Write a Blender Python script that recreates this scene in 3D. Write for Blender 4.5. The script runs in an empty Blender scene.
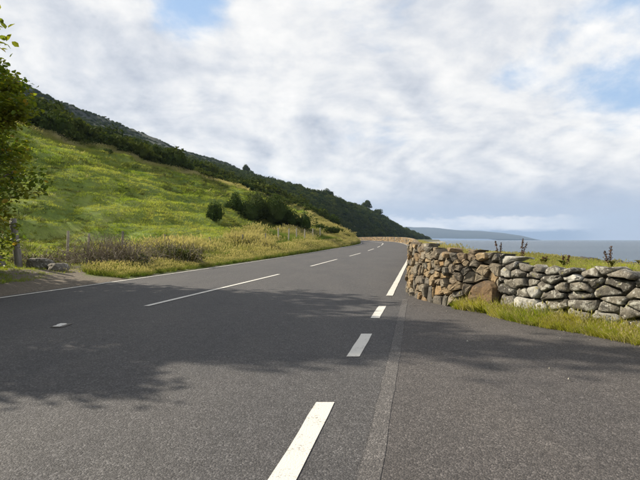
import bpy, bmesh, math, random
import numpy as np
from mathutils import Vector, Matrix, noise as mnoise
R = math.radians
SC = bpy.context.scene
COL = SC.collection

# ------------------------------------------------------------------ camera, sky, sun, exposure
EYE = 1.2
cam_data = bpy.data.cameras.new('camera'); cam = bpy.data.objects.new('camera', cam_data); COL.objects.link(cam)
cam.location = (0, 0, EYE); cam.rotation_euler = (R(90), 0, 0)
cam_data.sensor_width = 36; cam_data.lens = 28.1; cam_data.clip_end = 60000; cam_data.clip_start = 0.05
SC.camera = cam

SUN_EL, SUN_ROT = 35.0, -67.0          # rotation: degrees clockwise from +Y
sd = Vector((math.sin(R(SUN_ROT)) * math.cos(R(SUN_EL)), math.cos(R(SUN_ROT)) * math.cos(R(SUN_EL)), math.sin(R(SUN_EL))))
sun_data = bpy.data.lights.new('sun', 'SUN'); sun_data.energy = 4.6; sun_data.angle = R(0.5); sun_data.color = (1.0, .90, .74)
sun = bpy.data.objects.new('sun', sun_data); COL.objects.link(sun)
sun.rotation_euler = sd.to_track_quat('Z', 'Y').to_euler(); sun.location = (-20, 20, 40)

SC.view_settings.view_transform = 'Standard'; SC.view_settings.look = 'None'
SC.view_settings.exposure = 0.85; SC.view_settings.gamma = 1

def N(nt, typ, **kw):
    n = nt.nodes.new(typ)
    for k, v in kw.items():
        if k.startswith('i_'):
            n.inputs[k[2:].replace('_', ' ')].default_value = v
        else: setattr(n, k, v)
    return n
def L(nt, a, b): nt.links.new(a, b)
def ramp(nt, fac, stops, interp='LINEAR'):
    r = nt.nodes.new('ShaderNodeValToRGB'); cr = r.color_ramp; cr.interpolation = interp
    while len(cr.elements) < len(stops): cr.elements.new(.5)
    for e, (p, c) in zip(cr.elements, stops):
        e.position = p; e.color = (*c, 1) if not isinstance(c, (int, float)) else (c, c, c, 1)
    if fac is not None: L(nt, fac, r.inputs[0])
    return r.outputs[0]
def mix(nt, f, a, b, mode='MIX'):
    m = nt.nodes.new('ShaderNodeMix'); m.data_type = 'RGBA'; m.blend_type = mode
    for s, v in ((m.inputs[0], f), (m.inputs[6], a), (m.inputs[7], b)):
        if isinstance(v, (int, float)): s.default_value = v if s == m.inputs[0] else (v, v, v, 1)
        elif isinstance(v, tuple): s.default_value = (*v, 1)
        else: L(nt, v, s)
    return m.outputs[2]
def mth(nt, op, a, b=None, c=None, clamp=False):
    m = nt.nodes.new('ShaderNodeMath'); m.operation = op; m.use_clamp = clamp
    for s, v in zip(m.inputs, (a, b, c)):
        if v is None: continue
        if isinstance(v, (int, float)): s.default_value = v
        else: L(nt, v, s)
    return m.outputs[0]
def noise(nt, vec, scale, detail=4, rough=.55, dist=0, out=0):
    n = N(nt, 'ShaderNodeTexNoise'); n.inputs['Scale'].default_value = scale; n.inputs['Detail'].default_value = detail
    n.inputs['Roughness'].default_value = rough; n.inputs['Distortion'].default_value = dist
    if vec is not None: L(nt, vec, n.inputs['Vector'])
    return n.outputs[out]
def mapping(nt, vec, scale=(1, 1, 1), loc=(0, 0, 0), rot=(0, 0, 0)):
    m = N(nt, 'ShaderNodeMapping'); m.inputs['Scale'].default_value = scale; m.inputs['Location'].default_value = loc; m.inputs['Rotation'].default_value = rot
    L(nt, vec, m.inputs['Vector']); return m.outputs[0]

world = bpy.data.worlds.new('World'); SC.world = world; world.use_nodes = True
wt = world.node_tree; wt.nodes.clear()
def build_sky():
    nt = wt
    out = N(nt, 'ShaderNodeOutputWorld'); bg = N(nt, 'ShaderNodeBackground'); bg.inputs[1].default_value = 0.1
    L(nt, bg.outputs[0], out.inputs[0])
    sky = N(nt, 'ShaderNodeTexSky'); sky.sky_type = 'NISHITA'; sky.sun_disc = False
    sky.sun_elevation = R(SUN_EL); sky.sun_rotation = R(SUN_ROT); sky.air_density = 1.0; sky.dust_density = .6; sky.ozone_density = 1.2
    tc = N(nt, 'ShaderNodeTexCoord'); sep = N(nt, 'ShaderNodeSeparateXYZ'); L(nt, tc.outputs['Generated'], sep.inputs[0])
    z = mth(nt, 'MAXIMUM', sep.outputs[2], 0.0); zz = mth(nt, 'ADD', z, .36)
    cx = mth(nt, 'DIVIDE', sep.outputs[0], zz); cy = mth(nt, 'DIVIDE', sep.outputs[1], zz)
    cmb = N(nt, 'ShaderNodeCombineXYZ'); L(nt, cx, cmb.inputs[0]); L(nt, cy, cmb.inputs[1])
    P = cmb.outputs[0]
    def dens(off):
        a = noise(nt, mapping(nt, P, (1, 1, 1), (3.3 + off[0], 1.7 + off[1], 0)), 1.35, 9, .56, .3)
        b = noise(nt, mapping(nt, P, (1, 1, 1), (7.1 + off[0], 4.2 + off[1], 0)), 3.6, 9, .58, .25)
        return mth(nt, 'ADD', mth(nt, 'MULTIPLY', a, .65), mth(nt, 'MULTIPLY', b, .35))
    D0 = dens((0, 0)); D1 = dens((-.055, .03))          # the second sample lies towards the sun
    n3 = noise(nt, mapping(nt, P, (1, .8, 1), (1.1, 8.2, 0)), .7, 5, .5, .3)
    def blob(dx, dy, dz, r0, r1):                  # angular distance from a direction, 1 at centre -> 0
        v = N(nt, 'ShaderNodeVectorMath', operation='DISTANCE'); L(nt, tc.outputs['Generated'], v.inputs[0])
        d = Vector((dx, dy, dz)).normalized(); v.inputs[1].default_value = d
        return mth(nt, 'SMOOTHSTEP', v.outputs['Value'], None) if False else mapr(v.outputs['Value'], r0, r1)
    def mapr(val, a, b, c=1., d=0.):
        m = N(nt, 'ShaderNodeMapRange', interpolation_type='SMOOTHERSTEP'); L(nt, val, m.inputs[0])
        for i, q in enumerate((a, b, c, d)): m.inputs[i + 1].default_value = q
        return m.outputs[0]
    cov = mth(nt, 'MULTIPLY_ADD', mth(nt, 'SUBTRACT', D0, .5), 1.5, .5)
    # openings of blue high in the cloud deck
    for (px, py, r, w) in SKY_HOLES:
        b = blob((px - 320) / 500, 1, (239.3 - py) / 500, 0.0, r)
        cov = mth(nt, 'SUBTRACT', cov, mth(nt, 'MULTIPLY', b, w))
    cover = mapr(cov, .17, .42, 0., 1.)
    lit = mth(nt, 'SUBTRACT', D1, D0)
    shade = mth(nt, 'ADD', mth(nt, 'MULTIPLY_ADD', mth(nt, 'SUBTRACT', n3, .5), .9, .5), mth(nt, 'MULTIPLY', lit, 2.8))
    shade = mth(nt, 'ADD', shade, mth(nt, 'MULTIPLY', mth(nt, 'SUBTRACT', D0, .5), .9))
    toward = blob(*SKY_GLOW[:3], 0.0, SKY_GLOW[3])
    shade = mth(nt, 'SUBTRACT', shade, mth(nt, 'MULTIPLY', toward, SKY_GLOW[4]))
    for (px, py, r, w) in SKY_DARK:
        shade = mth(nt, 'ADD', shade, mth(nt, 'MULTIPLY', blob((px - 320) / 500, 1, (239.3 - py) / 500, 0.0, r), w))
    ccol = ramp(nt, shade, [(.22, (5.9, 5.8, 5.65)), (.40, (5.1, 5.1, 5.1)), (.57, (4.0, 4.15, 4.45)), (.76, (2.85, 3.1, 3.6)), (1.0, (2.3, 2.55, 3.1))])
    blue = mix(nt, .8, sky.outputs[0], (2.3, 3.3, 4.75))
    blue = mix(nt, mapr(z, .0, .30, .8, 0.), blue, (3.1, 3.5, 4.1))
    hcl = mapr(z, .015, .10, .25, 1.)
    cover = mth(nt, 'MULTIPLY', cover, hcl)
    col = mix(nt, cover, blue, ccol)
    col = mix(nt, mth(nt, 'MULTIPLY', mapr(z, .035, .15, .9, 0.), mapr(mth(nt, 'DIVIDE', sep.outputs[0], mth(nt, 'MAXIMUM', sep.outputs[1], .05)), -.1, .25, 0., 1.)), col, (2.6, 3.0, 3.75))
    # low dark blue-grey haze bank above the far headland with a bright flat cloud over it
    az = mth(nt, 'DIVIDE', sep.outputs[0], mth(nt, 'MAXIMUM', sep.outputs[1], .05))
    edge = mth(nt, 'MULTIPLY', mth(nt, 'SUBTRACT', noise(nt, mapping(nt, tc.outputs['Generated'], (1, 1, 3)), 26, 7, .62), .5), .040)
    zt = mth(nt, 'ADD', sep.outputs[2], edge)
    azm = mth(nt, 'MULTIPLY', mapr(az, .08, .2, 0., 1.), mapr(az, .38, .60, 1., 0.))
    band = mth(nt, 'MULTIPLY', mapr(sep.outputs[2], .016, .023, 0., 1.), mapr(zt, .037, .050, 1., 0.))
    band = mth(nt, 'MULTIPLY', band, mapr(noise(nt, mapping(nt, tc.outputs['Generated'], (1, 1, 4)), 9, 5, .6), .36, .56, .45, 1.))
    under = mth(nt, 'MULTIPLY', mapr(zt, -.01, .0, 0., 1.), mapr(zt, .014, .022, 1., 0.))
    col = mix(nt, mth(nt, 'MULTIPLY', mth(nt, 'MULTIPLY', under, mapr(az, .46, .60, 1., 0.)), .85), col, (1.45, 1.9, 2.7))
    col = mix(nt, mth(nt, 'MULTIPLY', mth(nt, 'MULTIPLY', band, azm), .95), col, (5.2, 5.1, 5.1))
    L(nt, col, bg.inputs[0])
SKY_HOLES = [(188, -8, .13, .30), (375, -14, .22, .24), (515, 62, .12, .14), (680, 66, .30, .06), (600, 12, .2, .06), (640, 190, .35, .08)]
SKY_DARK = [(262, 152, .05, .16), (450, 95, .26, .04), (130, 95, .36, .09), (330, 120, .3, .03)]
SKY_GLOW = (-.45, 1, .50, .7, .16)
build_sky()

# ------------------------------------------------------------------ terrain functions
def herm(x, xs, ys):
    xs = np.asarray(xs, float); ys = np.asarray(ys, float)
    m = np.gradient(ys, xs)
    x = np.clip(np.asarray(x, float), xs[0], xs[-1]); i = np.clip(np.searchsorted(xs, x) - 1, 0, len(xs) - 2)
    h = xs[i + 1] - xs[i]; t = (x - xs[i]) / h
    return ((2*t**3 - 3*t**2 + 1) * ys[i] + (t**3 - 2*t**2 + t) * h * m[i] + (-2*t**3 + 3*t**2) * ys[i + 1] + (t**3 - t**2) * h * m[i + 1])
RY = [-80, 0, 10.8, 18.1, 38.2, 56, 75, 90, 110, 130, 150, 180, 210, 250, 300, 400, 550, 700, 850, 950]
RX = [-16.2, -.62, 1.5, 2.93, 6.84, 10.1, 13.2, 15, 16.6, 16.9, 16.3, 14.6, 14, 16, 24, 52, 100, 150, 200, 225]
LY = [-80, 0, 10.4, 20.9, 33, 57.7, 80, 95, 110, 130, 150, 180, 210, 250, 300, 400, 550, 700, 850, 950]
LX = [-23.2, -8.5, -6.66, -4.95, -3.1, 1.2, 5.8, 7.9, 8.1, 7.6, 6.9, 5.6, 5.2, 7.5, 15.5, 43.5, 91.5, 141.5, 191.5, 216.5]
CY = [-80, 0, 9.13, 17.8, 32, 45.5, 56, 65, 80, 95, 110, 130, 150, 180]
CX = [-19.9, -4.95, -3.16, -1.46, 1.1, 3.7, 5.7, 7.4, 9.9, 11.9, 12.4, 12.3, 11.6, 10]
def XR(y): return herm(y, RY, RX)
def XL(y): return herm(y, LY, LX)
def XC(y): return herm(y, CY, CX)
def road_z(y): return herm(y, [-80, 0, 45, 90, 110, 150, 250, 950], [0, 0, 0, .53, .72, 1.0, 1.0, 1.0])
# wall base line
WY = [-6, 0, 2.5, 4.5, 6.08, 7.0, 8.5, 9.0, 10.05, 11.4, 14.7, 26.4, 38.2]
WX = [7.6, 6.1, 5.2, 4.5, 3.9, 3.42, 2.78, 2.35, 2.10, 2.03, 2.68, 4.85, 7.2]
def XW(y):
    y = np.asarray(y, float)
    return np.where(y < 38.2, np.interp(y, WY, WX), XR(y) + .36)
PL = np.array([0, 1, 3, 6, 12, 20, 30, 45, 60, 80, 110, 160, 240, 330, 420, 700.])
PY = np.array([-90, 30, 60, 95, 112, 150, 250, 400, 550, 700, 850, 950.])
PZ = np.array([
 [0, .05, .2, .5, 1.0, 3.2, 8.9, 17.0, 23, 30.5, 43, 50, 68, 140, 158, 175],
 [0, .05, .2, .5, 1.0, 3.3, 9.0, 17.0, 23, 30.5, 43, 50, 68, 140, 158, 175],
 [0, .3, .8, 1.5, 3.0, 6.2, 10.8, 17.6, 23.5, 31, 44, 52, 75, 142, 158, 175],
 [.5, 1.0, 2.0, 3.3, 6.0, 9.6, 13.2, 18.7, 24.5, 31, 43, 54, 78, 145, 160, 178],
 [.65, 1.4, 2.7, 4.5, 8.0, 11, 14.5, 19.3, 25, 32, 43, 54, 80, 145, 160, 178],
 [.9, 1.5, 3, 5, 9, 12.5, 16, 21, 26, 33, 43, 55, 85, 145, 160, 178],
 [.9, 1.5, 3, 5, 10, 15, 21, 27, 33, 40, 48, 60, 88, 145, 160, 178],
 [.9, 1.5, 3.5, 6.5, 14, 22, 29, 36, 40, 44.5, 52, 66, 95, 145, 160, 178],
 [.9, 1.5, 3.5, 6.5, 13, 19, 26, 33, 38, 43, 52, 65, 92, 136, 158, 178],
 [.9, 1.2, 2.5, 5, 8, 11.5, 16, 24, 31, 39, 49, 64, 84, 126, 150, 172],
 [.9, 1.5, 2.5, 3.2, 4.5, 5.5, 7, 10, 15, 24, 40, 60, 90, 120, 140, 160],
 [.9, .6, .0, 0, 0, 1, 3, 5, 8, 14, 30, 50, 80, 110, 130, 150]])
def profile(y, l):
    y = np.clip(np.asarray(y, float), PY[0], PY[-1]); l = np.clip(np.asarray(l, float), 0, PL[-1])
    i = np.clip(np.searchsorted(PY, y) - 1, 0, len(PY) - 2); j = np.clip(np.searchsorted(PL, l) - 1, 0, len(PL) - 2)
    ty = (y - PY[i]) / (PY[i+1] - PY[i]); ty = ty*ty*(3-2*ty)
    tl = (l - PL[j]) / (PL[j+1] - PL[j])
    a = PZ[i, j] * (1-tl) + PZ[i, j+1] * tl; b = PZ[i+1, j] * (1-tl) + PZ[i+1, j+1] * tl
    return a * (1-ty) + b * ty
_rs = np.random.RandomState(7); _TB = _rs.rand(257, 257)
def vnoise(x, y):
    x = np.asarray(x, float); y = np.asarray(y, float)
    xi = np.floor(x).astype(int); yi = np.floor(y).astype(int); fx = x - xi; fy = y - yi
    fx = fx*fx*(3-2*fx); fy = fy*fy*(3-2*fy); xi %= 256; yi %= 256
    return ((_TB[xi, yi]*(1-fx) + _TB[xi+1, yi]*fx)*(1-fy) + (_TB[xi, yi+1]*(1-fx) + _TB[xi+1, yi+1]*fx)*fy) * 2 - 1
def fbm(x, y, o=4):
    s = 0; a = 1; t = 0
    for k in range(o): s = s + a*vnoise(x*2**k + 13.7*k, y*2**k + 7.3*k); t += a; a *= .5
    return s / t
def sstep(a, b, x): t = np.clip((np.asarray(x, float) - a) / (b - a), 0, 1); return t*t*(3-2*t)
def field_top(y):              # L at which the pasture ends and the scrub begins
    return np.interp(y, [-90, 20, 60, 75, 95, 110, 118], [52, 52, 41, 36, 25, 13.5, 0])
def hill_z(x, y):
    x = np.asarray(x, float); y = np.asarray(y, float); l = XL(y) - x
    z = (profile(y, l*.9) + profile(y, l) + profile(y, l*1.1)) / 3
    fm = sstep(6, 14, l) * (1 - sstep(48, 70, l)) * (1 - sstep(110, 140, y))
    # hummocks and terracettes running along the slope
    z = z + fm * (.65*fbm(x*.12, y*.06, 3) + .58*fbm(x*.45 + 9, y*.13, 3) + .26*fbm(x*1.05, y*.32, 2))
    t = (z*1.0 + .5*fbm(x*.1, y*.06, 2)); z = z + fm * .26 * np.sin(t*3.9) * np.clip(.45 + 1.4*fbm(x*.09+4, y*.09), 0, 1)
    z = z + sstep(1.5, 4, l) * (1-fm) * .15*fbm(x*.5, y*.4, 3)
    w = sstep(55, 110, l)
    z = z + w * 3.0 * fbm(x*.022, y*.022, 4)
    cm = sstep(230, 320, l)                       # crags
    z = z + cm * (7*fbm(x*.03, y*.012, 5) + 4*np.abs(fbm(x*.08, y*.03, 4)))
    return z
def shore_w(y): return herm(y, [-90, 60, 140, 300, 500, 700, 850, 950], [47, 40, 34, 30, 26, 20, 16, 14])
SEA = -2.5
def bank_z(x, y):
    x = np.asarray(x, float); y = np.asarray(y, float); d = x - XW(y); w = shore_w(y)
    top = np.interp(y, [0, 4, 6, 8.3, 9, 10, 12, 30, 100], [.60, .62, .66, .71, .70, .71, .74, .74, .74])
    flat = np.clip(5.9 - XW(y), .8, 4.0); e = np.maximum(d - flat, 0); s1 = sstep(0, 3.5, e)
    z = (road_z(y) + top)*(1 - s1) - 1.2*s1 - 1.15*sstep(2, w*.8, e) - .07*np.maximum(e - w*.75, 0)
    return z + sstep(4, 12, e)*.30*fbm(x*.25, y*.2, 4) + .04*fbm(x*1.2, y*1.2, 3)
# ------------------------------------------------------------------ end terrain functions

# ------------------------------------------------------------------ object helpers
def link(o): COL.objects.link(o); return o
def mesh_obj(name, V, F, mats=None, parent=None, smooth=False, matidx=None, link_it=True):
    me = bpy.data.meshes.new(name)
    V = np.asarray(V, np.float32)
    if isinstance(F, np.ndarray):
        k = F.shape[1]; me.vertices.add(len(V)); me.vertices.foreach_set('co', V.ravel())
        me.loops.add(F.size); me.loops.foreach_set('vertex_index', F.astype(np.int32).ravel())
        me.polygons.add(len(F)); me.polygons.foreach_set('loop_start', np.arange(0, F.size, k, dtype=np.int32))
        me.polygons.foreach_set('loop_total', np.full(len(F), k, np.int32)); me.update(calc_edges=True)
    else:
        me.from_pydata([tuple(map(float, v)) for v in V], [], F); me.update()
    if mats is not None:
        for m in (mats if isinstance(mats, (list, tuple)) else [mats]): me.materials.append(m)
    if matidx is not None: me.polygons.foreach_set('material_index', np.asarray(matidx, np.int32))
    if smooth: me.polygons.foreach_set('use_smooth', np.ones(len(me.polygons), bool))
    o = bpy.data.objects.new(name, me)
    if link_it: link(o)
    if parent is not None: o.parent = parent
    return o
def tag(o, label=None, cat=None, group=None, kind=None):
    if label: o['label'] = label
    if cat: o['category'] = cat
    if group: o['group'] = group
    if kind: o['kind'] = kind
    return o
def empty(name, loc, label=None, cat=None, group=None, rz=0):
    o = link(bpy.data.objects.new(name, None)); o.location = loc; o.rotation_euler = (0, 0, rz); o.empty_display_size = .2
    return tag(o, label, cat, group)
def recentre(o, c):
    """move a mesh's origin to world point c"""
    c = Vector(c); o.data.transform(Matrix.Translation(-c)); o.location = c
    if o.parent: o.location = c - o.parent.matrix_basis.translation
    return o
def grid_faces(nu, nv):
    i = np.arange((nu-1)*(nv-1)); a = i // (nv-1); b = i % (nv-1); p = a*nv + b
    return np.stack([p, p+1, p+nv+1, p+nv], 1)
def tube(pts, radii, sides=6, cap=True):
    pts = [Vector(p) for p in pts]; V = []; F = []; up = Vector((.13, .29, 1)).normalized()
    for i, p in enumerate(pts):
        d = (pts[min(i+1, len(pts)-1)] - pts[max(i-1, 0)]).normalized()
        a = d.cross(up); a = a.normalized() if a.length > .05 else Vector((1, 0, 0)); b = d.cross(a)
        for k in range(sides):
            t = 2*math.pi*k/sides; V.append(p + (a*math.cos(t) + b*math.sin(t))*radii[i])
    for i in range(len(pts)-1):
        for k in range(sides):
            F.append((i*sides+k, i*sides+(k+1) % sides, (i+1)*sides+(k+1) % sides, (i+1)*sides+k))
    if cap: F.append(tuple(range(sides))[::-1]); F.append(tuple((len(pts)-1)*sides+k for k in range(sides)))
    return V, F
class MB:
    def __init__(s): s.V = []; s.F = []; s.M = []
    def add(s, V, F, m=0):
        n = len(s.V); s.V.extend([tuple(v) for v in V]); s.F.extend([tuple(n+i for i in f) for f in F]); s.M.extend([m]*len(F))
    def obj(s, name, mats, parent=None, smooth=False, link_it=True): return mesh_obj(name, s.V, s.F, mats, parent, smooth, s.M, link_it)

# ------------------------------------------------------------------ materials
def new_mat(name):
    m = bpy.data.materials.new(name); m.use_nodes = True; nt = m.node_tree; b = nt.nodes['Principled BSDF']; b.inputs['Roughness'].default_value = .85
    b.inputs['Specular IOR Level'].default_value = .3
    return m, nt, b
def bump(nt, b, h, strength=.5, dist=.02):
    n = N(nt, 'ShaderNodeBump'); n.inputs['Strength'].default_value = strength; n.inputs['Distance'].default_value = dist
    L(nt, h, n.inputs['Height']); L(nt, n.outputs[0], b.inputs['Normal'])
def geo_pos(nt): return N(nt, 'ShaderNodeNewGeometry').outputs['Position']
def obj_rand(nt): return N(nt, 'ShaderNodeObjectInfo').outputs['Random']

def asphalt_mat(name, tint=(1, 1, 1), strip=False):
    m, nt, b = new_mat(name); P = geo_pos(nt)
    v = N(nt, 'ShaderNodeTexVoronoi'); v.inputs['Scale'].default_value = 98; L(nt, P, v.inputs['Vector'])
    v2 = N(nt, 'ShaderNodeTexVoronoi'); v2.inputs['Scale'].default_value = 190; L(nt, P, v2.inputs['Vector'])
    base = ramp(nt, v.outputs['Color'], [(0, (.028, .026, .025)), (.4, (.075, .07, .066)), (.75, (.165, .152, .14)), (1, (.36, .335, .31))])
    base2 = ramp(nt, v2.outputs['Color'], [(0, (.06, .056, .052)), (1, (.17, .155, .142))])
    c = mix(nt, .35, base, base2)
    # far away the chips average out
    big = noise(nt, mapping(nt, P, (1, .25, 1)), .9, 5, .6)
    c = mix(nt, 1, c, ramp(nt, big, [(.3, (.84, .85, .87)), (.7, (1.14, 1.12, 1.08))]), 'MULTIPLY')
    fine = noise(nt, P, 7, 6, .65)
    c = mix(nt, 1, c, ramp(nt, fine, [(.3, .86), (.7, 1.12)]), 'MULTIPLY')
    # wheel tracks and stains
    st = noise(nt, mapping(nt, P, (.7, .7, 1), (4, 2, 0)), 1.7, 3, .5, .8)
    c = mix(nt, ramp(nt, st, [(.62, 0), (.72, .22)]), c, (.05, .047, .045))
    c = mix(nt, 1, c, tint, 'MULTIPLY')
    L(nt, c, b.inputs['Base Color']); b.inputs['Roughness'].default_value = .8
    h = mth(nt, 'ADD', mth(nt, 'MULTIPLY', v.outputs['Distance'], -1.0), mth(nt, 'MULTIPLY', fine, .3))
    bump(nt, b, h, .75, .006)
    return m
def noisy_mat(name, scale, stops, bstr=.4, bdist=.01, bscale=None, rough=.9, rnd=None, vec='pos', sc3=(1, 1, 1)):
    m, nt, b = new_mat(name)
    P = geo_pos(nt) if vec == 'pos' else N(nt, 'ShaderNodeTexCoord').outputs['Object']
    P = mapping(nt, P, sc3)
    n = noise(nt, P, scale, 7, .62); c = ramp(nt, n, stops)
    if rnd: c = mix(nt, 1, c, ramp(nt, obj_rand(nt), rnd), 'MULTIPLY')
    L(nt, c, b.inputs['Base Color']); b.inputs['Roughness'].default_value = rough
    bump(nt, b, noise(nt, P, bscale or scale*3, 6, .65), bstr, bdist)
    return m
def leaf_mat(name, c0, c1, c2=None, trans=.45, hue_noise=0.3, rough=.55, tint_t=None, spec=.08, mid=False):
    m, nt, b = new_mat(name); b.inputs['Specular IOR Level'].default_value = spec
    f = obj_rand(nt)
    c = ramp(nt, f, [(0, c0), (.5, tuple((a+d)/2 for a, d in zip(c0, c1))), (1, c1)])
    n = noise(nt, geo_pos(nt), hue_noise, 3, .5)
    c = mix(nt, ramp(nt, n, [(.38, 0), (.62, 1)]), c, c2 or c1)
    n2 = noise(nt, geo_pos(nt), 9, 2, .5)
    c = mix(nt, 1, c, ramp(nt, n2, [(.3, .72), (.7, 1.25)]), 'MULTIPLY')
    if mid: c = mix(nt, 1, c, ramp(nt, noise(nt, mapping(nt, geo_pos(nt), (1, .35, 1)), 1.1, 4, .6), [(.32, (.66, .74, .72)), (.5, (1, 1, 1)), (.68, (1.28, 1.16, 1.2))]), 'MULTIPLY')
    if tint_t:                                     # real tip colour of the blade (ripe seed heads)
        at = N(nt, 'ShaderNodeAttribute', attribute_name='tip'); c = mix(nt, ramp(nt, at.outputs['Fac'], [(.45, 0), (.9, 1)]), c, tint_t)
    L(nt, c, b.inputs['Base Color']); b.inputs['Roughness'].default_value = rough
    out = nt.nodes['Material Output']; tr = N(nt, 'ShaderNodeBsdfTranslucent'); L(nt, mix(nt, 1, c, (1.5, 1.5, .75), 'MULTIPLY'), tr.inputs[0])
    ms = N(nt, 'ShaderNodeMixShader'); ms.inputs[0].default_value = trans
    L(nt, b.outputs[0], ms.inputs[1]); L(nt, tr.outputs[0], ms.inputs[2]); L(nt, ms.outputs[0], out.inputs[0])
    return m
M = {}
M['asphalt'] = asphalt_mat('asphalt', (.55, .58, .645))
M['layby'] = asphalt_mat('layby_asphalt', (.60, .60, .635))
def line_mat():
    m, nt, b = new_mat('white_road_paint'); P = geo_pos(nt)
    n = noise(nt, P, 60, 5, .7); n2 = noise(nt, P, 5, 4, .6)
    c = mix(nt, ramp(nt, mth(nt, 'ADD', mth(nt, 'MULTIPLY', n, .6), mth(nt, 'MULTIPLY', n2, .4)), [(.38, 1), (.45, 0)]), (.54, .525, .485), (.20, .19, .175))
    L(nt, c, b.inputs['Base Color']); b.inputs['Roughness'].default_value = .7
    v = N(nt, 'ShaderNodeTexVoronoi'); v.inputs['Scale'].default_value = 85; L(nt, P, v.inputs['Vector'])
    bump(nt, b, mth(nt, 'MULTIPLY', v.outputs['Distance'], -1.), .5, .004)
    return m
M['line'] = line_mat(); M['joint_seal'] = asphalt_mat('joint_seal', (.80, .82, .87))
M['joint'] = noisy_mat('joint_sealant', 14, [(.3, (.078, .077, .078)), (.5, (.102, .101, .102)), (.72, (.128, .127, .127))], .3, .004, 90)
M['mortar_gap_shade'] = noisy_mat('mortar_gap_shade', 9, [(.3, (.035, .03, .025)), (.7, (.12, .10, .075))], .8, .03, 25)  # dark mortar, its colour also standing in for shadow in the gaps between stones
def stone_mat(name, cols, lichen, bstr=.7):
    m, nt, b = new_mat(name); P = geo_pos(nt)
    c = ramp(nt, obj_rand(nt), cols, 'LINEAR')
    n = noise(nt, P, 9, 7, .65); c = mix(nt, 1, c, ramp(nt, n, [(.28, .62), (.5, 1.0), (.72, 1.32)]), 'MULTIPLY')
    n2 = noise(nt, P, 34, 5, .7); c = mix(nt, 1, c, ramp(nt, n2, [(.3, .7), (.7, 1.25)]), 'MULTIPLY')
    for (sc, lo, hi, col, off) in lichen:
        q = noise(nt, mapping(nt, P, (1, 1, 1), (off, off, 0)), sc, 6, .68, .4)
        c = mix(nt, ramp(nt, q, [(lo, 0), (hi, 1)]), c, col)
    L(nt, c, b.inputs['Base Color']); b.inputs['Roughness'].default_value = .88
    bump(nt, b, mth(nt, 'ADD', noise(nt, P, 16, 8, .7), mth(nt, 'MULTIPLY', n2, .5)), bstr, .03)
    return m
M['tan_stone'] = stone_mat('tan_fieldstone', [(0, (0.246, 0.176, 0.097)), (.14, (0.290, 0.220, 0.132)), (.26, (0.167, 0.145, 0.110)), (.4, (0.114, 0.106, 0.088)), (.52, (0.264, 0.176, 0.088)), (.62, (0.150, 0.132, 0.106)), (.74, (0.238, 0.202, 0.145)), (.86, (0.101, 0.092, 0.079)), (1, (0.317, 0.229, 0.123))],
    [(5, .62, .68, (0.352, 0.326, 0.264), 3.1), (3.5, .58, .68, (0.106, 0.092, 0.070), 9.1)])
M['grey_stone'] = stone_mat('grey_basalt', [(0, (.11, .10, .082)), (.3, (.18, .165, .135)), (.55, (.08, .073, .062)), (.75, (.22, .20, .165)), (1, (.14, .125, .095))],
    [(9, .52, .60, (.40, .39, .34), 1.3), (4, .56, .66, (.075, .07, .06), 5.3), (7, .62, .70, (.30, .29, .10), 7.7), (24, .60, .66, (.55, .54, .50), 4.4)], 1.0)
M['white_stone'] = stone_mat('pale_lichen_stone', [(0, (.40, .39, .35)), (1, (.34, .33, .29))], [(9, .55, .63, (.20, .19, .16), 2.2), (6, .62, .68, (.42, .36, .14), 5)], .8)
M['rust_stone'] = stone_mat('rust_boulder', [(0, (.15, .098, .053)), (1, (.15, .098, .053))], [(4, .47, .60, (.10, .075, .055), 2.2), (5, .56, .7, (.26, .21, .11), 6.2)], .8)
M['boulder'] = stone_mat('verge_boulder', [(0, (.13, .12, .10)), (1, (.19, .175, .15))], [(7, .55, .64, (.45, .44, .40), 1.3)], .9)
M['wood'] = noisy_mat('weathered_wood', 6, [(.25, (.085, .078, .068)), (.5, (.20, .185, .165)), (.75, (.34, .325, .295))], .9, .02, 14, vec='obj', sc3=(3.5, 3.5, .35))
M['pale_wood'] = noisy_mat('pale_post_wood', 8, [(.25, (.30, .27, .22)), (.75, (.52, .48, .41))], .5, .01, 14, vec='obj', sc3=(3, 3, .4))
M['wire'] = noisy_mat('wire', 5, [(.3, (.10, .09, .08)), (.7, (.16, .15, .14))], .1, .001)
M['bark'] = noisy_mat('bark', 5, [(.3, (.055, .045, .035)), (.7, (.15, .13, .10))], .9, .02, 16, vec='obj', sc3=(2, 2, .6))
M['dead_stem'] = noisy_mat('dead_stem', 6, [(.3, (.10, .08, .055)), (.55, (.24, .20, .145)), (.75, (.42, .38, .30))], .3, .004)
M['dock_red'] = noisy_mat('dock_seed', 14, [(.3, (.06, .034, .02)), (.7, (.15, .08, .045))], .6, .01)
M['grass_short'] = leaf_mat('pasture_grass', (.135, .19, .030), (.18, .235, .042), (.245, .265, .078), .46, .13, .7, mid=True)
M['grass_rush'] = leaf_mat('rush_clump', (.045, .07, .018), (.08, .10, .025), (.10, .10, .035), .25, .3)
M['grass_tall'] = leaf_mat('tall_verge_grass', (.08, .125, .024), (.13, .165, .036), (.16, .16, .055), .42, .35, .7, (.42, .37, .22))
M['verge_green'] = leaf_mat('verge_green_grass', (.055, .10, .018), (.10, .15, .028), (.17, .19, .05), .4, .5, .7)
M['grass_lush'] = leaf_mat('lush_wall_grass', (.17, .23, .022), (.27, .31, .033), (.34, .32, .06), .48, 1.6, .6)
M['grass_dry'] = leaf_mat('dry_grass', (.36, .32, .19), (.48, .43, .28), (.26, .25, .11), .42, .3, .7)
M['bush_leaf'] = leaf_mat('bush_foliage', (.028, .045, .014), (.06, .078, .022), (.040, .065, .014), .2, .25, .8, spec=.05)
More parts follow.
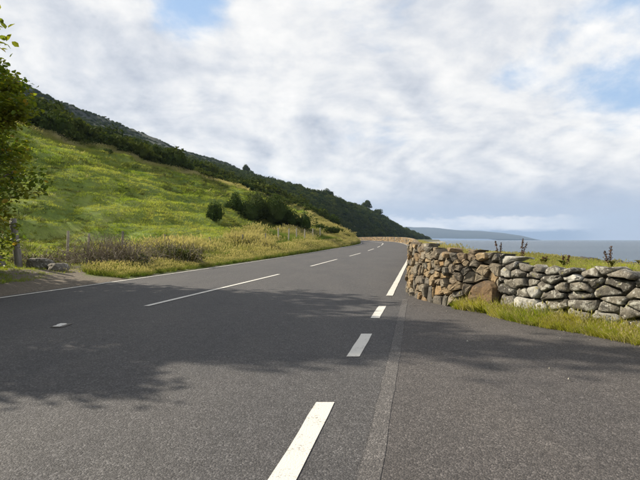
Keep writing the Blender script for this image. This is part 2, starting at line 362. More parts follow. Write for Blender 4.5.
M['wood_leaf'] = leaf_mat('woodland_foliage', (.022, .040, .010), (.085, .10, .022), (.040, .058, .013), .2, .02, .9, spec=.03)
M['tree_leaf'] = leaf_mat('sycamore_leaf', (.08, .135, .016), (.13, .18, .022), (.17, .18, .022), .5, 1.4, .5, spec=.15)
M['turn_leaf'] = leaf_mat('turning_leaf', (.26, .17, .03), (.30, .23, .04), None, .5, 1.4, .45)
M['bramble_leaf'] = leaf_mat('bramble_leaf', (.05, .08, .02), (.09, .11, .03), (.09, .08, .03), .25, 2.0)

def hill_mat():
    m, nt, b = new_mat('hillside_turf'); P = geo_pos(nt)
    n1 = noise(nt, mapping(nt, P, (1, .55, 1)), .16, 5, .55); n2 = noise(nt, P, 1.4, 6, .65); n3 = noise(nt, P, 14, 4, .7)
    g = ramp(nt, n1, [(.32, (.095, .145, .022)), (.5, (.145, .195, .030)), (.66, (.21, .225, .055))])
    g = mix(nt, 1, g, ramp(nt, n2, [(.3, .7), (.7, 1.25)]), 'MULTIPLY'); g = mix(nt, 1, g, ramp(nt, n3, [(.3, .65), (.7, 1.3)]), 'MULTIPLY')
    at = N(nt, 'ShaderNodeAttribute', attribute_name='cover')      # x scrub, y gravel, z crag
    sp = N(nt, 'ShaderNodeSeparateXYZ'); L(nt, at.outputs['Vector'], sp.inputs[0])
    scrub = ramp(nt, noise(nt, P, .05, 5, .6), [(.35, (.018, .028, .009)), (.6, (.042, .052, .014)), (.75, (.07, .07, .024))])
    crag = ramp(nt, noise(nt, mapping(nt, P, (1, 1, 2.5)), .06, 7, .7), [(.35, (.010, .014, .009)), (.55, (.020, .024, .018)), (.75, (.038, .038, .034))])
    grav = ramp(nt, noise(nt, P, 26, 4, .75), [(.3, (.06, .05, .038)), (.6, (.16, .135, .105)), (.75, (.27, .235, .19))])
    c = mix(nt, sp.outputs[0], g, scrub); c = mix(nt, sp.outputs[2], c, crag); c = mix(nt, sp.outputs[1], c, grav)
    L(nt, c, b.inputs['Base Color']); b.inputs['Roughness'].default_value = .95
    bump(nt, b, mth(nt, 'ADD', n2, mth(nt, 'MULTIPLY', n3, .4)), .8, .10)
    return m
M['hill'] = hill_mat()
def bank_mat():
    m, nt, b = new_mat('shore_bank'); P = geo_pos(nt)
    n1 = noise(nt, P, .5, 5, .6); n2 = noise(nt, P, 9, 5, .7)
    g = ramp(nt, n1, [(.35, (.12, .17, .025)), (.52, (.20, .22, .04)), (.68, (.32, .28, .12))])
    at = N(nt, 'ShaderNodeAttribute', attribute_name='cover'); sp = N(nt, 'ShaderNodeSeparateXYZ'); L(nt, at.outputs['Vector'], sp.inputs[0])
    sand = ramp(nt, noise(nt, P, .8, 6, .7), [(.35, (.30, .25, .16)), (.6, (.42, .36, .24)), (.75, (.26, .22, .15))])
    rock = ramp(nt, noise(nt, P, .6, 6, .75), [(.35, (.035, .034, .032)), (.6, (.075, .07, .062)), (.8, (.16, .15, .13))])
    c = mix(nt, sp.outputs[0], g, sand); c = mix(nt, sp.outputs[1], c, rock)
    c = mix(nt, 1, c, ramp(nt, n2, [(.3, .7), (.7, 1.25)]), 'MULTIPLY')
    L(nt, c, b.inputs['Base Color']); bump(nt, b, n2, .7, .05)
    return m
M['bank'] = bank_mat()
def sea_mat():
    m, nt, b = new_mat('sea_water'); P = geo_pos(nt)
    n = noise(nt, mapping(nt, P, (.6, 1.6, 1)), .35, 6, .6); n2 = noise(nt, mapping(nt, P, (.12, .5, 1)), .03, 5, .6)
    c = ramp(nt, n2, [(.35, (.03, .052, .078)), (.65, (.05, .08, .11))])
    L(nt, c, b.inputs['Base Color']); b.inputs['Roughness'].default_value = .22; b.inputs['IOR'].default_value = 1.333; b.inputs['Specular IOR Level'].default_value = .5
    bump(nt, b, mth(nt, 'ADD', n, mth(nt, 'MULTIPLY', n2, 1.5)), 1.0, 1.6)
    return m
M['sea'] = sea_mat()
M['far_land'] = noisy_mat('far_moorland', .0015, [(.35, (.018, .026, .03)), (.65, (.034, .040, .042))], .5, 10, .01)
M['cast_iron'] = noisy_mat('cast_iron', 30, [(.3, (.05, .048, .045)), (.7, (.12, .11, .10))], .4, .003, rough=.6)
M['white_rubber'] = noisy_mat('white_rubber', 30, [(.3, (.45, .44, .41)), (.7, (.62, .61, .58))], .2, .002, rough=.6)
def glass_mat():
    m, nt, b = new_mat('reflector_glass'); b.inputs['Base Color'].default_value = (.7, .72, .72, 1); b.inputs['Roughness'].default_value = .12
    n = noise(nt, geo_pos(nt), 200, 2); bump(nt, b, n, .1, .001); return m
M['glass'] = glass_mat()

# ------------------------------------------------------------------ large structure
def sheet(name, xfun0, xfun1, ys, nx, zoff, mat, zfun=None):
    ys = np.asarray(ys, float); t = np.linspace(0, 1, nx)
    a = xfun0(ys)[:, None]; b_ = xfun1(ys)[:, None]; X = a*(1-t) + b_*t; Y = np.repeat(ys[:, None], nx, 1)
    Z = (road_z(Y) if zfun is None else zfun(X, Y)) + zoff
    return mesh_obj(name, np.stack([X, Y, Z], 2).reshape(-1, 3), grid_faces(len(ys), nx)[:, ::-1], mat, smooth=True)
ysr = np.concatenate([np.arange(-60, 0, 3), np.arange(0, 60, .6), np.arange(60, 260, 2.5)])
o = tag(sheet('road', lambda y: XL(y) - .22 - .10*vnoise(y*.8, y*0+3), lambda y: XR(y) + .40, ysr, 5, 0, M['asphalt']), kind='structure')
ysl = np.concatenate([np.arange(-60, 0, 3), np.arange(0, 11.6, .4)])
JX = lambda y: herm(y, [-60, 2.49, 3.73, 9.9, 11.6], [-11.5, .24, .485, 1.68, 2.02])
o = tag(sheet('layby_pavement', lambda y: JX(y) + .0, lambda y: np.where(y < 11, XW(y) + .3, XW(y) + .1), ysl, 14, .004, M['layby'],
        zfun=lambda x, y: road_z(y) + .02*sstep(1.0, 4, x - JX(y))), kind='structure')
ysj = np.arange(-5, 10.2, .15)
tag(sheet('pavement_joint', lambda y: JX(y) - .055 + .006*vnoise(y*5, y*0), lambda y: JX(y) + .06 + .006*vnoise(y*5, y*0+9), ysj, 2, .007, M['joint_seal']), kind='structure')

# hillside, one sheet over the pasture, the wooded slope and the crags
ys = np.concatenate([np.arange(-90, 0, 3), np.arange(0, 60, .5), np.arange(60, 130, 1), np.arange(130, 300, 3), np.arange(300, 951, 7)])
ls = np.concatenate([np.arange(0, 12, .4), np.arange(12, 50, .8), np.arange(50, 120, 2.5), np.arange(120, 420, 7), np.arange(420, 701, 28)])
Y, Lg = np.meshgrid(ys, ls, indexing='ij'); X = XL(Y) + .02 - Lg; Z = hill_z(X, Y)
Z = Z + road_z(Y) * 0; Z[:, 0] = road_z(ys) - .06; Z[:, 1] = np.minimum(Z[:, 1], road_z(ys) + .03)
hill = mesh_obj('hillside_ground', np.stack([X, Y, Z], 2).reshape(-1, 3), grid_faces(len(ys), len(ls)), M['hill'], smooth=True)
ft = field_top(Y) + 1.8*fbm(Y*.15, Y*0+2, 3)
scr = sstep(-1, 1.5, Lg - ft) ; scr = np.where(Y > 118, sstep(2, 5, Lg), scr)
grv = (1 - sstep(.9, 1.8, Lg + .7*fbm(X*.9, Y*.9, 3))) * (sstep(6, 8, Y)*(1 - sstep(15, 16.5, Y))) + (1 - sstep(.25, .5, Lg + .2*fbm(X*2, Y*2, 2)))
grv = np.maximum(grv, (1 - sstep(-.47, -.43, X/np.maximum(Y, 1) + .04*fbm(X, Y, 2)))*(1 - sstep(3.6, 4.8, Lg + fbm(X*.8, Y*.8, 2)))*sstep(7, 9, Y)*(1 - sstep(17.5, 19, Y)))
gy, gl = np.gradient(Z, ys, axis=0), np.gradient(Z, ls, axis=1)
crg = sstep(200, 290, Lg) * np.clip(.35 + sstep(.5, .9, np.abs(gl)), 0, 1)
at = hill.data.attributes.new('cover', 'FLOAT_VECTOR', 'POINT'); at.data.foreach_set('vector', np.stack([scr, np.clip(grv, 0, 1), crg], 2).astype(np.float32).ravel())
tag(hill, kind='structure')

# shore bank between the wall and the sea
ys = np.concatenate([np.arange(-60, 0, 4), np.arange(0, 40, .5), np.arange(40, 120, 2), np.arange(120, 951, 8)])
s = np.concatenate([[0], np.linspace(.004, .1, 18), np.linspace(.12, 1.5, 50)])
Y, S = np.meshgrid(ys, s, indexing='ij'); X = XW(Y) + .16 + S*shore_w(Y); Z = bank_z(X, Y)
bank = mesh_obj('shore_ground', np.stack([X, Y, Z], 2).reshape(-1, 3), grid_faces(len(ys), len(s))[:, ::-1], M['bank'], smooth=True)
rk = sstep(.72, .85, S + .12*fbm(X*.1, Y*.05, 3)); sa = sstep(.13, .22, S + .05*fbm(X*.3, Y*.2, 3)) + sstep(16, 30, Y)*.6
at = bank.data.attributes.new('cover', 'FLOAT_VECTOR', 'POINT'); at.data.foreach_set('vector', np.stack([np.clip(sa, 0, 1), rk, rk*0], 2).astype(np.float32).ravel())
tag(bank, kind='structure')

# sea, far headland, foreshore
rr = np.concatenate([[0], np.geomspace(30, 16000, 40)]); th = np.linspace(0, 2*math.pi, 97)
V = [(r*math.sin(t) + 60, r*math.cos(t), SEA) for r in rr[1:] for t in th[:-1]]; F = []
for i in range(len(rr)-2):
    for k in range(96): F.append((i*96+k, (i+1)*96+k, (i+1)*96+(k+1) % 96, i*96+(k+1) % 96))
F.append(tuple(range(96)))
tag(mesh_obj('sea', V, F, M['sea'], smooth=True), kind='structure')
def headland():
    nx, ny = 90, 24; V = []
    for i in range(nx):
        for j in range(ny):
            x = 900 + 2050*i/(nx-1); y = 6500 + 1700*j/(ny-1)
            px = 320 + 500*x/7000
            h = np.interp(px, [380, 440, 455, 480, 505, 518, 527, 531], [210, 178, 160, 140, 118, 88, 22, -6]) * math.sin(math.pi*min(1, (j+.3)/ny))**.6
            V.append((x, y, SEA - 3 + max(0, h) * (1 + .08*float(fbm(x*.003, y*.003, 4)))))
    return mesh_obj('far_headland', V, grid_faces(nx, ny), M['far_land'], smooth=True)
tag(headland(), kind='structure')

# ------------------------------------------------------------------ road markings
def stripe(name, xf, y0, y1, w, z, label, cat, group=None, n=None, ends=.0):
    ys = np.linspace(y0, y1, n or max(6, int((y1-y0)/.5)))
    xs = xf(ys); dx = np.gradient(xs, ys); k = np.sqrt(1 + dx*dx)
    rs = np.random.RandomState(int(abs(y0)*100) + 5); e = lambda: rs.uniform(-.004, .004, len(ys))
    V = np.concatenate([np.stack([xs - w/2*k + e(), ys, road_z(ys) + z], 1), np.stack([xs + w/2*k + e(), ys, road_z(ys) + z], 1)])
    n = len(ys); F = [(i, n+i, n+i+1, i+1) for i in range(n-1)]
    o = mesh_obj(name, V, F, M['line']); c = V.mean(0)
    o.data.transform(Matrix.Translation((-c[0], -c[1], -c[2]))); o.location = c
    return tag(o, label, cat, group)
stripe('edge_line', lambda y: XL(y), -20, 180, .11, .009, 'thin white edge line along the grassy verge on the hill side', 'road marking')
stripe('edge_line', lambda y: XR(y), 10.8, 170, .14, .009, 'solid white edge line running beside the stone wall round the bend', 'road marking')
EDG = [(7.70, 9.13, 'short white edge dash just before the solid line, nearest the stone wall'), (5.14, 6.40, 'middle white edge dash lying in the tree shade'),
       (2.30, 3.69, 'long white edge dash in the foreground at the bottom of the view')]
for a, b_, lab in EDG: stripe('edge_dash', lambda y: herm(y, [0, 2.49, 3.69, 5.77, 8.4, 10.8], [-.75, -.19, .04, .47, .99, 1.5]), a, b_, .135, .005, lab, 'road marking', 'edge dashes across the layby mouth')
CEN = [(9.1, 17.8, 'long nearest white centre line dash, half in tree shade'), (23.4, 32, 'second white centre line dash away, in full sun'), (38, 45.5, 'third white centre line dash away'),
       (52.5, 60, 'fourth white centre line dash, near the bend'), (66, 72.5, 'short fifth white centre line dash, at the start of the bend')]
for a, b_, lab in CEN: stripe('centre_dash', XC, a, b_, .11, .009, lab, 'road marking', 'centre line dashes')
stripe('centre_line', XC, 77, 125, .12, .009, 'far continuous white centre line curving left round the bend', 'road marking')

# ------------------------------------------------------------------ stone walls
def path_frame(pts):
    P = np.array(pts, float); seg = np.hypot(*np.diff(P, axis=0).T); S = np.concatenate([[0], np.cumsum(seg)])
    def at(u):
        x = np.interp(u, S, P[:, 0]); y = np.interp(u, S, P[:, 1])
        a = .18; dx = np.interp(u+a, S, P[:, 0]) - np.interp(u-a, S, P[:, 0]); dy = np.interp(u+a, S, P[:, 1]) - np.interp(u-a, S, P[:, 1])
        l = math.hypot(dx, dy) or 1; return x, y, -dy/l * 1.0, dx/l * 1.0       # normal to the left of travel
    return at, S
# the path is travelled away from the camera: its left normal looks onto the road
wall_pts = [(float(XW(y)), float(y)) for y in np.concatenate([np.arange(-2, 10.8, .25), [10.9, 11.15, 11.4, 11.7], np.arange(12.2, 150, .5), np.arange(150, 270, 3)])]
W_at, W_S = path_frame(wall_pts); W_Y = np.array([p[1] for p in wall_pts])
def u_of_y(y): return float(np.interp(y, W_Y, W_S))
def y_of_u(u): return float(np.interp(u, W_S, W_Y))
def wall_base(u): y = y_of_u(u); return float(road_z(y)) - .04
def wall_top(u):
    y = y_of_u(u)
    return float(road_z(y)) + float(np.interp(y, [-2, 4, 6.08, 7, 8.3, 8.9, 10, 12, 30, 60, 270], [.72, .76, .80, .85, .95, 1.0, 1.09, 1.12, 1.10, 1.12, 1.15]))
def world_pt(u, v, d):          # v = height above base, d = proud of the face
    x, y, nx, ny = W_at(u); batter = .05*v
    return (x + nx*(d - batter), y + ny*(d - batter), wall_base(u) + v)
def clip_poly(poly, a, b, c):
    out = []
    for i in range(len(poly)):
        p, q = poly[i], poly[(i+1) % len(poly)]; fp = a*p[0] + b*p[1] - c; fq = a*q[0] + b*q[1] - c
        if fp <= 0: out.append(p)
        if fp*fq < 0: t = fp/(fp-fq); out.append((p[0] + (q[0]-p[0])*t, p[1] + (q[1]-p[1])*t))
    return out
def voronoi(seeds, u0, u1, H, asp):
    """cells of the seeds in (u, v); distances use v*asp so cells come out flat"""
    cells = []
    S = [(u, v*asp, w) for u, v, w in seeds]
    for i, (x, y, w) in enumerate(S):
        poly = [(u0, -.1*asp), (u1, -.1*asp), (u1, H*asp), (u0, H*asp)]
        for j, (x2, y2, w2) in enumerate(S):
            if i == j or abs(x2-x) > 1.6 or abs(y2-y) > 2.2: continue
            a, b = x2-x, y2-y; c = (x2*x2 + y2*y2 - x*x - y*y + w - w2)/2
            poly = clip_poly(poly, a, b, c)
            if len(poly) < 3: break
        if len(poly) >= 3: cells.append((i, [(p[0], p[1]/asp) for p in poly]))
    return cells
def round_poly(poly, gap, rng, cut=.25, rag=.012):
    cx = sum(p[0] for p in poly)/len(poly); cy = sum(p[1] for p in poly)/len(poly)
    out = []
    P = []
    for p in poly:                                  # drop very short edges
        if not P or math.hypot(p[0]-P[-1][0], p[1]-P[-1][1]) > .03: P.append(p)
    if len(P) < 3: return None
    n = len(P)
    for i in range(n):
        a, b = P[i], P[(i+1) % n]
        for t in (cut*rng.uniform(.5, 1.1), 1-cut*rng.uniform(.5, 1.1)):
            out.append((a[0] + (b[0]-a[0])*t, a[1] + (b[1]-a[1])*t))
    res = []
    for x, y in out:
        dx, dy = x-cx, y-cy; l = math.hypot(dx, dy) or 1; k = max(.35, 1 - gap/l)
        res.append((cx + dx*k + rng.uniform(-rag, rag), cy + dy*k + rng.uniform(-rag, rag)))
    return (cx, cy), res
def stone_geom(poly, c, rng, depth, bulge, rings, tilt=.12):
    tu, tv = rng.uniform(-tilt, tilt), rng.uniform(-tilt, tilt*.5); off = rng.uniform(-.035, .04)
    V = []; n = len(poly)
    D = lambda u, v, d: world_pt(u, v, d + off + tu*(u-c[0]) + tv*(v-c[1]))
    for (u, v) in poly: V.append(world_pt(u + rng.uniform(-.02, .02), v - rng.uniform(0, .05), -depth*rng.uniform(.7, 1.1)))
    for (sc, dd) in rings:
        for (u, v) in poly:
            V.append(D(c[0] + (u-c[0])*sc, c[1] + (v-c[1])*sc, bulge*dd + rng.uniform(-.012, .012)*(dd > 0)))
    V.append(D(c[0] + rng.uniform(-.03, .03), c[1], bulge*rng.uniform(.85, 1.15)))
    F = []
    nr = len(rings) + 1
    for r in range(nr-1):
        for k in range(n): F.append((r*n+k, (r+1)*n+k, (r+1)*n+(k+1) % n, r*n+(k+1) % n))
    for k in range(n): F.append(((nr-1)*n+k, len(V)-1, (nr-1)*n+(k+1) % n))
    return V, F
def core(name, u0, u1, parent, mat, step=.3, thick=.42):
    us = np.arange(u0, u1 + .01, step); V = []; F = []
    for u in us:
        h = wall_top(u) - wall_base(u) - .09
        for (v, d) in ((-.1, -.09), (h, -.09), (h - .05, -thick + .2), (-.1, -thick + .2)): V.append(world_pt(u, v, d))
    for i in range(len(us)-1):
        a, b = i*4, i*4+4
        for k in range(3): F.append((a+k, b+k, b+k+1, a+k+1))
    return mesh_obj(name, V, F, mat, parent)
U_SPLIT = u_of_y(8.15)
# --- grey dry-stone wall beside the lay-by
rng = random.Random(11)
c0 = world_pt(u_of_y(6.5), 0, 0)
grey = empty('dry_stone_wall', c0, 'grey dry-stone wall of flat lichened stones behind the bright grass strip', 'stone wall')
def add_stone(V, F, mat, parent, smooth, label=None):
    o = mesh_obj('stone', V, F, mat, None, smooth); c = np.mean(np.array(V), 0)
    o.data.transform(Matrix.Translation((-c[0], -c[1], -c[2])))
    p = parent.matrix_basis.translation; o.parent = parent; o.location = (c[0]-p.x, c[1]-p.y, c[2]-p.z)
    if label: o['label'] = label
    return o
u0, u1 = u_of_y(1.0), U_SPLIT
def seeds_rows(u0, u1, H, wmin, wmax, hs, rng, jit=.35):
    out = []; v = 0; 
    for h in hs:
        u = u0 - rng.random()*.3
        while u < u1 + .2:
            w = rng.uniform(wmin, wmax) * (1 if rng.random() < .75 else .55)
            out.append((u + w/2, v + h/2 + rng.uniform(-jit, jit)*h, rng.uniform(-.004, .008))); u += w
        v += h
    return out
BIG = [(u_of_y(7.95)-.0, .16, .14), (u_of_y(7.62), .17, .16), (u_of_y(7.05), .10, .05), (u_of_y(6.05), .14, .07)]    # the large pale footing stones
seeds = [s for s in seeds_rows(u0, u1, .9, .20, .50, [.16, .12, .14, .10, .13, .11, .10, .10], rng) if all(abs(s[0]-b[0]) > .34*(b[2]/.16)**.5 or s[1] > b[1] + .26*(b[2]/.16)**.5 for b in BIG)]
nb = len(seeds); seeds += [(b[0], b[1], b[2]*.8) for b in BIG]
core('wall_core', u0 - .3, U_SPLIT + .1, None, M['mortar_gap_shade']).parent = None
gc = bpy.data.objects['wall_core']; gc.data.transform(Matrix.Translation(-Vector(c0))); gc.parent = grey
for i, poly in voronoi(seeds, u0, u1, 1.3, 1.9):
    r = round_poly(poly, .017, rng, .14, .018)
    if not r: continue
    c, P = r; tp = wall_top(c[0]) - wall_base(c[0]) + rng.uniform(-.02, .05)
    if c[1] > tp + .05 or c[0] < u0: 
        P2 = [(u, min(v, tp)) for u, v in P]
        if min(v for u, v in P) > tp - .05: continue
        P = P2
    P = [(u, min(v, tp + .012*math.sin(u*23))) for u, v in P]
    if max(v for u, v in P) - min(v for u, v in P) < .075: continue
    c = (sum(p[0] for p in P)/len(P), sum(p[1] for p in P)/len(P))
    mt = M['grey_stone']; lab = None
    if i == nb + 1: mt = M['white_stone']; lab = 'large pale lichened footing stone'
    elif rng.random() < .05: mt = M['white_stone']
    V, F = stone_geom(P, c, rng, .26, rng.uniform(.04, .075) if i < nb else .06, [(1, 0), (.97, .55), (.88, .9), (.5, 1.0)], .22)
    add_stone(V, F, mt, grey, True, lab)
# --- tan fieldstone wall turning along the road
c1 = world_pt(u_of_y(11.4), 0, 0)
tan = empty('roadside_stone_wall', c1, 'tan and brown rubble stone wall curving away along the road', 'stone wall')
core('wall_core', U_SPLIT + .1, W_S[-1], None, M['mortar_gap_shade'], .35)
tc = [o for o in bpy.data.objects if o.name.startswith('wall_core') and o is not gc][0]; tc.data.transform(Matrix.Translation(-Vector(c1))); tc.parent = tan
rng = random.Random(5); u0, u1 = U_SPLIT + .02, u_of_y(17.5)
RUST = (u_of_y(8.42), .24, .13)
seeds = [s for s in seeds_rows(u0, u1, 1.15, .15, .36, [.20, .17, .16, .14, .13, .12, .11, .10], rng, .5) if not (abs(s[0]-RUST[0]) < .38 and s[1] < RUST[1] + .30)]
seeds.append(RUST); ir = len(seeds)-1
for i, poly in voronoi(seeds, u0, u1, 1.3, 1.15):
    r = round_poly(poly, .013, rng, .10, .016)
    if not r: continue
    c, P = r; tp = wall_top(c[0]) - wall_base(c[0]) + rng.uniform(-.03, .05)
    if min(v for u, v in P) > tp - .05: continue
    P = [(u, min(v, tp + .012*math.sin(u*23))) for u, v in P]
    if max(v for u, v in P) - min(v for u, v in P) < .075: continue
    c = (sum(p[0] for p in P)/len(P), sum(p[1] for p in P)/len(P))
    mt = M['tan_stone'] if rng.random() < .98 else M['white_stone']; lab = None
    if i == ir: mt = M['rust_stone']; lab = 'big rust-brown boulder in the foot of the wall'
    V, F = stone_geom(P, c, rng, .26, rng.uniform(.03, .075) if i != ir else .09, [(1, 0), (.93, .8), (.66, 1.0)], .26)
    add_stone(V, F, mt, tan, False, lab)
# the receding rest of the wall: same stones, too small to pick apart
mb = MB(); rng = random.Random(21); u = u1
while u < u_of_y(262):
    h = wall_top(u) - wall_base(u); far = y_of_u(u) > 60; w0 = (.75 if far else .36); v = 0; rows = 4 if far else 6
    for r_ in range(rows):
        hh = h/rows; du = rng.uniform(-.12, .12); w = w0*rng.uniform(.7, 1.15)
        P = [(u+du - w/2, v+.01), (u+du + w/2, v+.01), (u+du + w/2, v+hh-.01), (u+du - w/2, v+hh-.01)]
        rp = round_poly(P, .01, rng, .2, .02)
        if rp:
            V, F = stone_geom(rp[1], rp[0], rng, .36, .07, [(1, 0), (.85, .9)], .2); mb.add(V, F, rng.choice((0, 0, 1, 2, 2, 3)))
        v += hh
    u += w0*1.02
tints = []
for k, c in enumerate([(.27, .20, .115), (.17, .145, .11), (.24, .165, .085), (.13, .12, .10)]):
    tints.append(noisy_mat('tan_stone_blend', 9, [(.28, tuple(q*.65 for q in c)), (.5, c), (.72, tuple(q*1.3 for q in c))], .6, .03, 16))
o = mb.obj('distant_stones', tints, None); o.data.transform(Matrix.Translation(-Vector(c1))); o.parent = tan; o['kind'] = 'stuff'

# ------------------------------------------------------------------ scatter helper (real instances of real meshes)
def set_tip(o, z0=None):
    me = o.data; n = len(me.vertices); co = np.zeros(n*3, np.float32); me.vertices.foreach_get('co', co); z = co.reshape(-1, 3)[:, 2]
    a = me.attributes.new('tip', 'FLOAT', 'POINT'); a.data.foreach_set('value', (z/max(z.max(), .01)).astype(np.float32)); return o
def scatter(name, P, rot, scl, idx, sources):
    src = bpy.data.collections.new(name + '_kinds')
    for k, s_ in enumerate(sources): s_.name = 'k%02d_%s' % (k, name); src.objects.link(s_)
    n = len(P); me = bpy.data.meshes.new(name); me.vertices.add(n); me.vertices.foreach_set('co', np.asarray(P, np.float32).ravel())
    for nm, typ, key, val in (('rot', 'FLOAT_VECTOR', 'vector', rot), ('scl', 'FLOAT_VECTOR', 'vector', scl)):
        a = me.attributes.new(nm, typ, 'POINT'); a.data.foreach_set(key, np.asarray(val, np.float32).ravel())
    a = me.attributes.new('idx', 'INT', 'POINT'); a.data.foreach_set('value', np.asarray(idx, np.int32))
    o = link(bpy.data.objects.new(name, me))
    ng = bpy.data.node_groups.new(name, 'GeometryNodeTree'); ng.interface.new_socket('Geometry', in_out='INPUT', socket_type='NodeSocketGeometry'); ng.interface.new_socket('Geometry', in_out='OUTPUT', socket_type='NodeSocketGeometry')
    gi = ng.nodes.new('NodeGroupInput'); go = ng.nodes.new('NodeGroupOutput'); ip = ng.nodes.new('GeometryNodeInstanceOnPoints'); ci = ng.nodes.new('GeometryNodeCollectionInfo')
    ci.inputs['Collection'].default_value = src; ci.inputs['Separate Children'].default_value = True; ci.inputs['Reset Children'].default_value = True
    ng.links.new(gi.outputs[0], ip.inputs['Points']); ng.links.new(ci.outputs[0], ip.inputs['Instance']); ip.inputs['Pick Instance'].default_value = True
    for nm, dt, sock in (('rot', 'FLOAT_VECTOR', 'Rotation'), ('scl', 'FLOAT_VECTOR', 'Scale'), ('idx', 'INT', 'Instance Index')):
        na = ng.nodes.new('GeometryNodeInputNamedAttribute'); na.data_type = dt; na.inputs[0].default_value = nm; ng.links.new(na.outputs[0], ip.inputs[sock])
    ng.links.new(ip.outputs[0], go.inputs[0])
    md = o.modifiers.new('scatter', 'NODES'); md.node_group = ng
    return tag(o, kind='stuff')
def tuft(seed, n, h, spread, width, lean, mat, seedhead=0., segs=3, hvar=.5):
    r = np.random.RandomState(seed); V = []; F = []
    for _ in range(n):
        a = r.rand()*6.283; rad = spread*math.sqrt(r.rand()); bx, by = rad*math.cos(a), rad*math.sin(a)
        hh = h*(1 - hvar*r.rand()); ln = lean*hh*(.3 + r.rand()); la = a + r.uniform(-1.2, 1.2); fa = r.rand()*6.283
        wx, wy = math.cos(fa)*width/2, math.sin(fa)*width/2; b0 = len(V)
        for k in range(segs):
            t = k/segs; w = 1 - .55*t*t; cx = bx + math.cos(la)*ln*t*t; cy = by + math.sin(la)*ln*t*t; z = hh*t*(1-.12*t) - .03
            V += [(cx - wx*w, cy - wy*w, z), (cx + wx*w, cy + wy*w, z)]
        V.append((bx + math.cos(la)*ln, by + math.sin(la)*ln, hh*.86))
        for k in range(segs-1): F.append((b0+2*k, b0+2*k+1, b0+2*k+3, b0+2*k+2))
        F.append((b0+2*segs-2, b0+2*segs-1, b0+2*segs))
        if seedhead and r.rand() < seedhead:
            tx, ty = bx + math.cos(la)*ln, by + math.sin(la)*ln; q = len(V); l = hh*.22; w = width*1.5
            V += [(tx - wx*0, ty, hh*.80), (tx - w, ty, hh*.80 + l*.4), (tx, ty, hh*.80 + l), (tx + w, ty, hh*.80 + l*.4), (tx, ty + w, hh*.80 + l*.4), (tx, ty - w, hh*.80 + l*.4)]
            F += [(q, q+1, q+2, q+3), (q, q+4, q+2, q+5)]
    return set_tip(mesh_obj('tuft', V, F, mat, link_it=False))
def leafball(seed, n, r3, leaf, mat, core_mat=None, lobes=9, stemmy=0, flat=.0):
    """foliage mass: leaves on and inside many overlapping lobes"""
    r = np.random.RandomState(seed); rx, ry, rz = r3; LB = []
    for _ in range(lobes):
        a = r.rand()*6.283; q = math.sqrt(r.rand())*.72; LB.append((rx*q*math.cos(a), ry*q*math.sin(a), rz*(.08 + .50*r.rand()*(1-.7*q)), (.22 + .30*r.rand())))
    V = np.zeros((n*4, 3)); k = 0
    for i in range(n):
        lx, ly, lz, lr = LB[i % lobes]; d = r.randn(3); d /= np.linalg.norm(d); d[2] = abs(d[2])*.9 - .18; rad = lr*(.72 + .34*r.rand()**.6 + .25*r.rand()**6)
        p = np.array([lx + d[0]*rad*rx, ly + d[1]*rad*ry, lz + d[2]*rad*rz*1.1])
        nrm = d*.8 + r.randn(3)*.6; nrm /= np.linalg.norm(nrm); t = np.cross(nrm, r.randn(3)); t /= np.linalg.norm(t); b = np.cross(nrm, t); s_ = leaf*(.6 + .8*r.rand())
        V[k:k+4] = [p - t*s_, p - b*s_*.55, p + t*s_, p + b*s_*.55]; k += 4
    F = np.arange(n*4).reshape(n, 4)
    mats = [mat]; VV = [tuple(v) for v in V]; FF = [tuple(int(i) for i in f) for f in F]; MI = [0]*n
    for (lx, ly, lz, lr) in (LB if core_mat is None else []):                       # inner mass of twigs and shaded leaves, ragged
        b0 = len(VV); nu, nv = 7, 5
        for a in range(nv):
            for c in range(nu):
                th = math.pi*a/(nv-1); ph = 6.283*c/nu; rr = lr*.58*(.7 + .5*r.rand())
                VV.append((lx + rx*rr*math.sin(th)*math.cos(ph), ly + ry*rr*math.sin(th)*math.sin(ph), max(-.1, lz + rz*rr*math.cos(th))))
        for a in range(nv-1):
            for c in range(nu): FF.append((b0 + a*nu + c, b0 + (a+1)*nu + c, b0 + (a+1)*nu + (c+1) % nu, b0 + a*nu + (c+1) % nu)); MI.append(0)
    return mesh_obj('foliage', VV, FF, mats, matidx=MI, link_it=False)

# ------------------------------------------------------------------ plants
def hz(x, y): return float(hill_z(np.array([x]), np.array([y]))[0])
NR = np.random.RandomState(42)
def place(n, ylo, yhi, llo, lhi, dens=None):
    """random points on the hillside, thinned with distance"""
    y = NR.uniform(ylo, yhi, n); l = NR.uniform(llo, lhi, n)
    if dens is not None: k = NR.rand(n) < dens(y, l); y, l = y[k], l[k]
    x = XL(y) - l; return x, y, l, hill_z(x, y)
def vis(x, y, marg=60):
    px = 320 + 500*x/np.maximum(y, .5); return (y > 2) & (px > -marg - 40) & (px < 760)
def do_scatter(name, x, y, z, smin, smax, nk, sources, wide=1.0, grow=None, lean=.12):
    n = len(x); s = NR.uniform(smin, smax, n)
    if grow is not None: s = s*grow
    rot = np.stack([NR.uniform(-lean, lean, n), NR.uniform(-lean, lean, n), NR.uniform(0, 6.283, n)], 1)
    return scatter(name, np.stack([x, y, z], 1), rot, np.stack([s*wide, s*wide, s*np.ones(n)], 1), NR.randint(0, nk, n), sources)
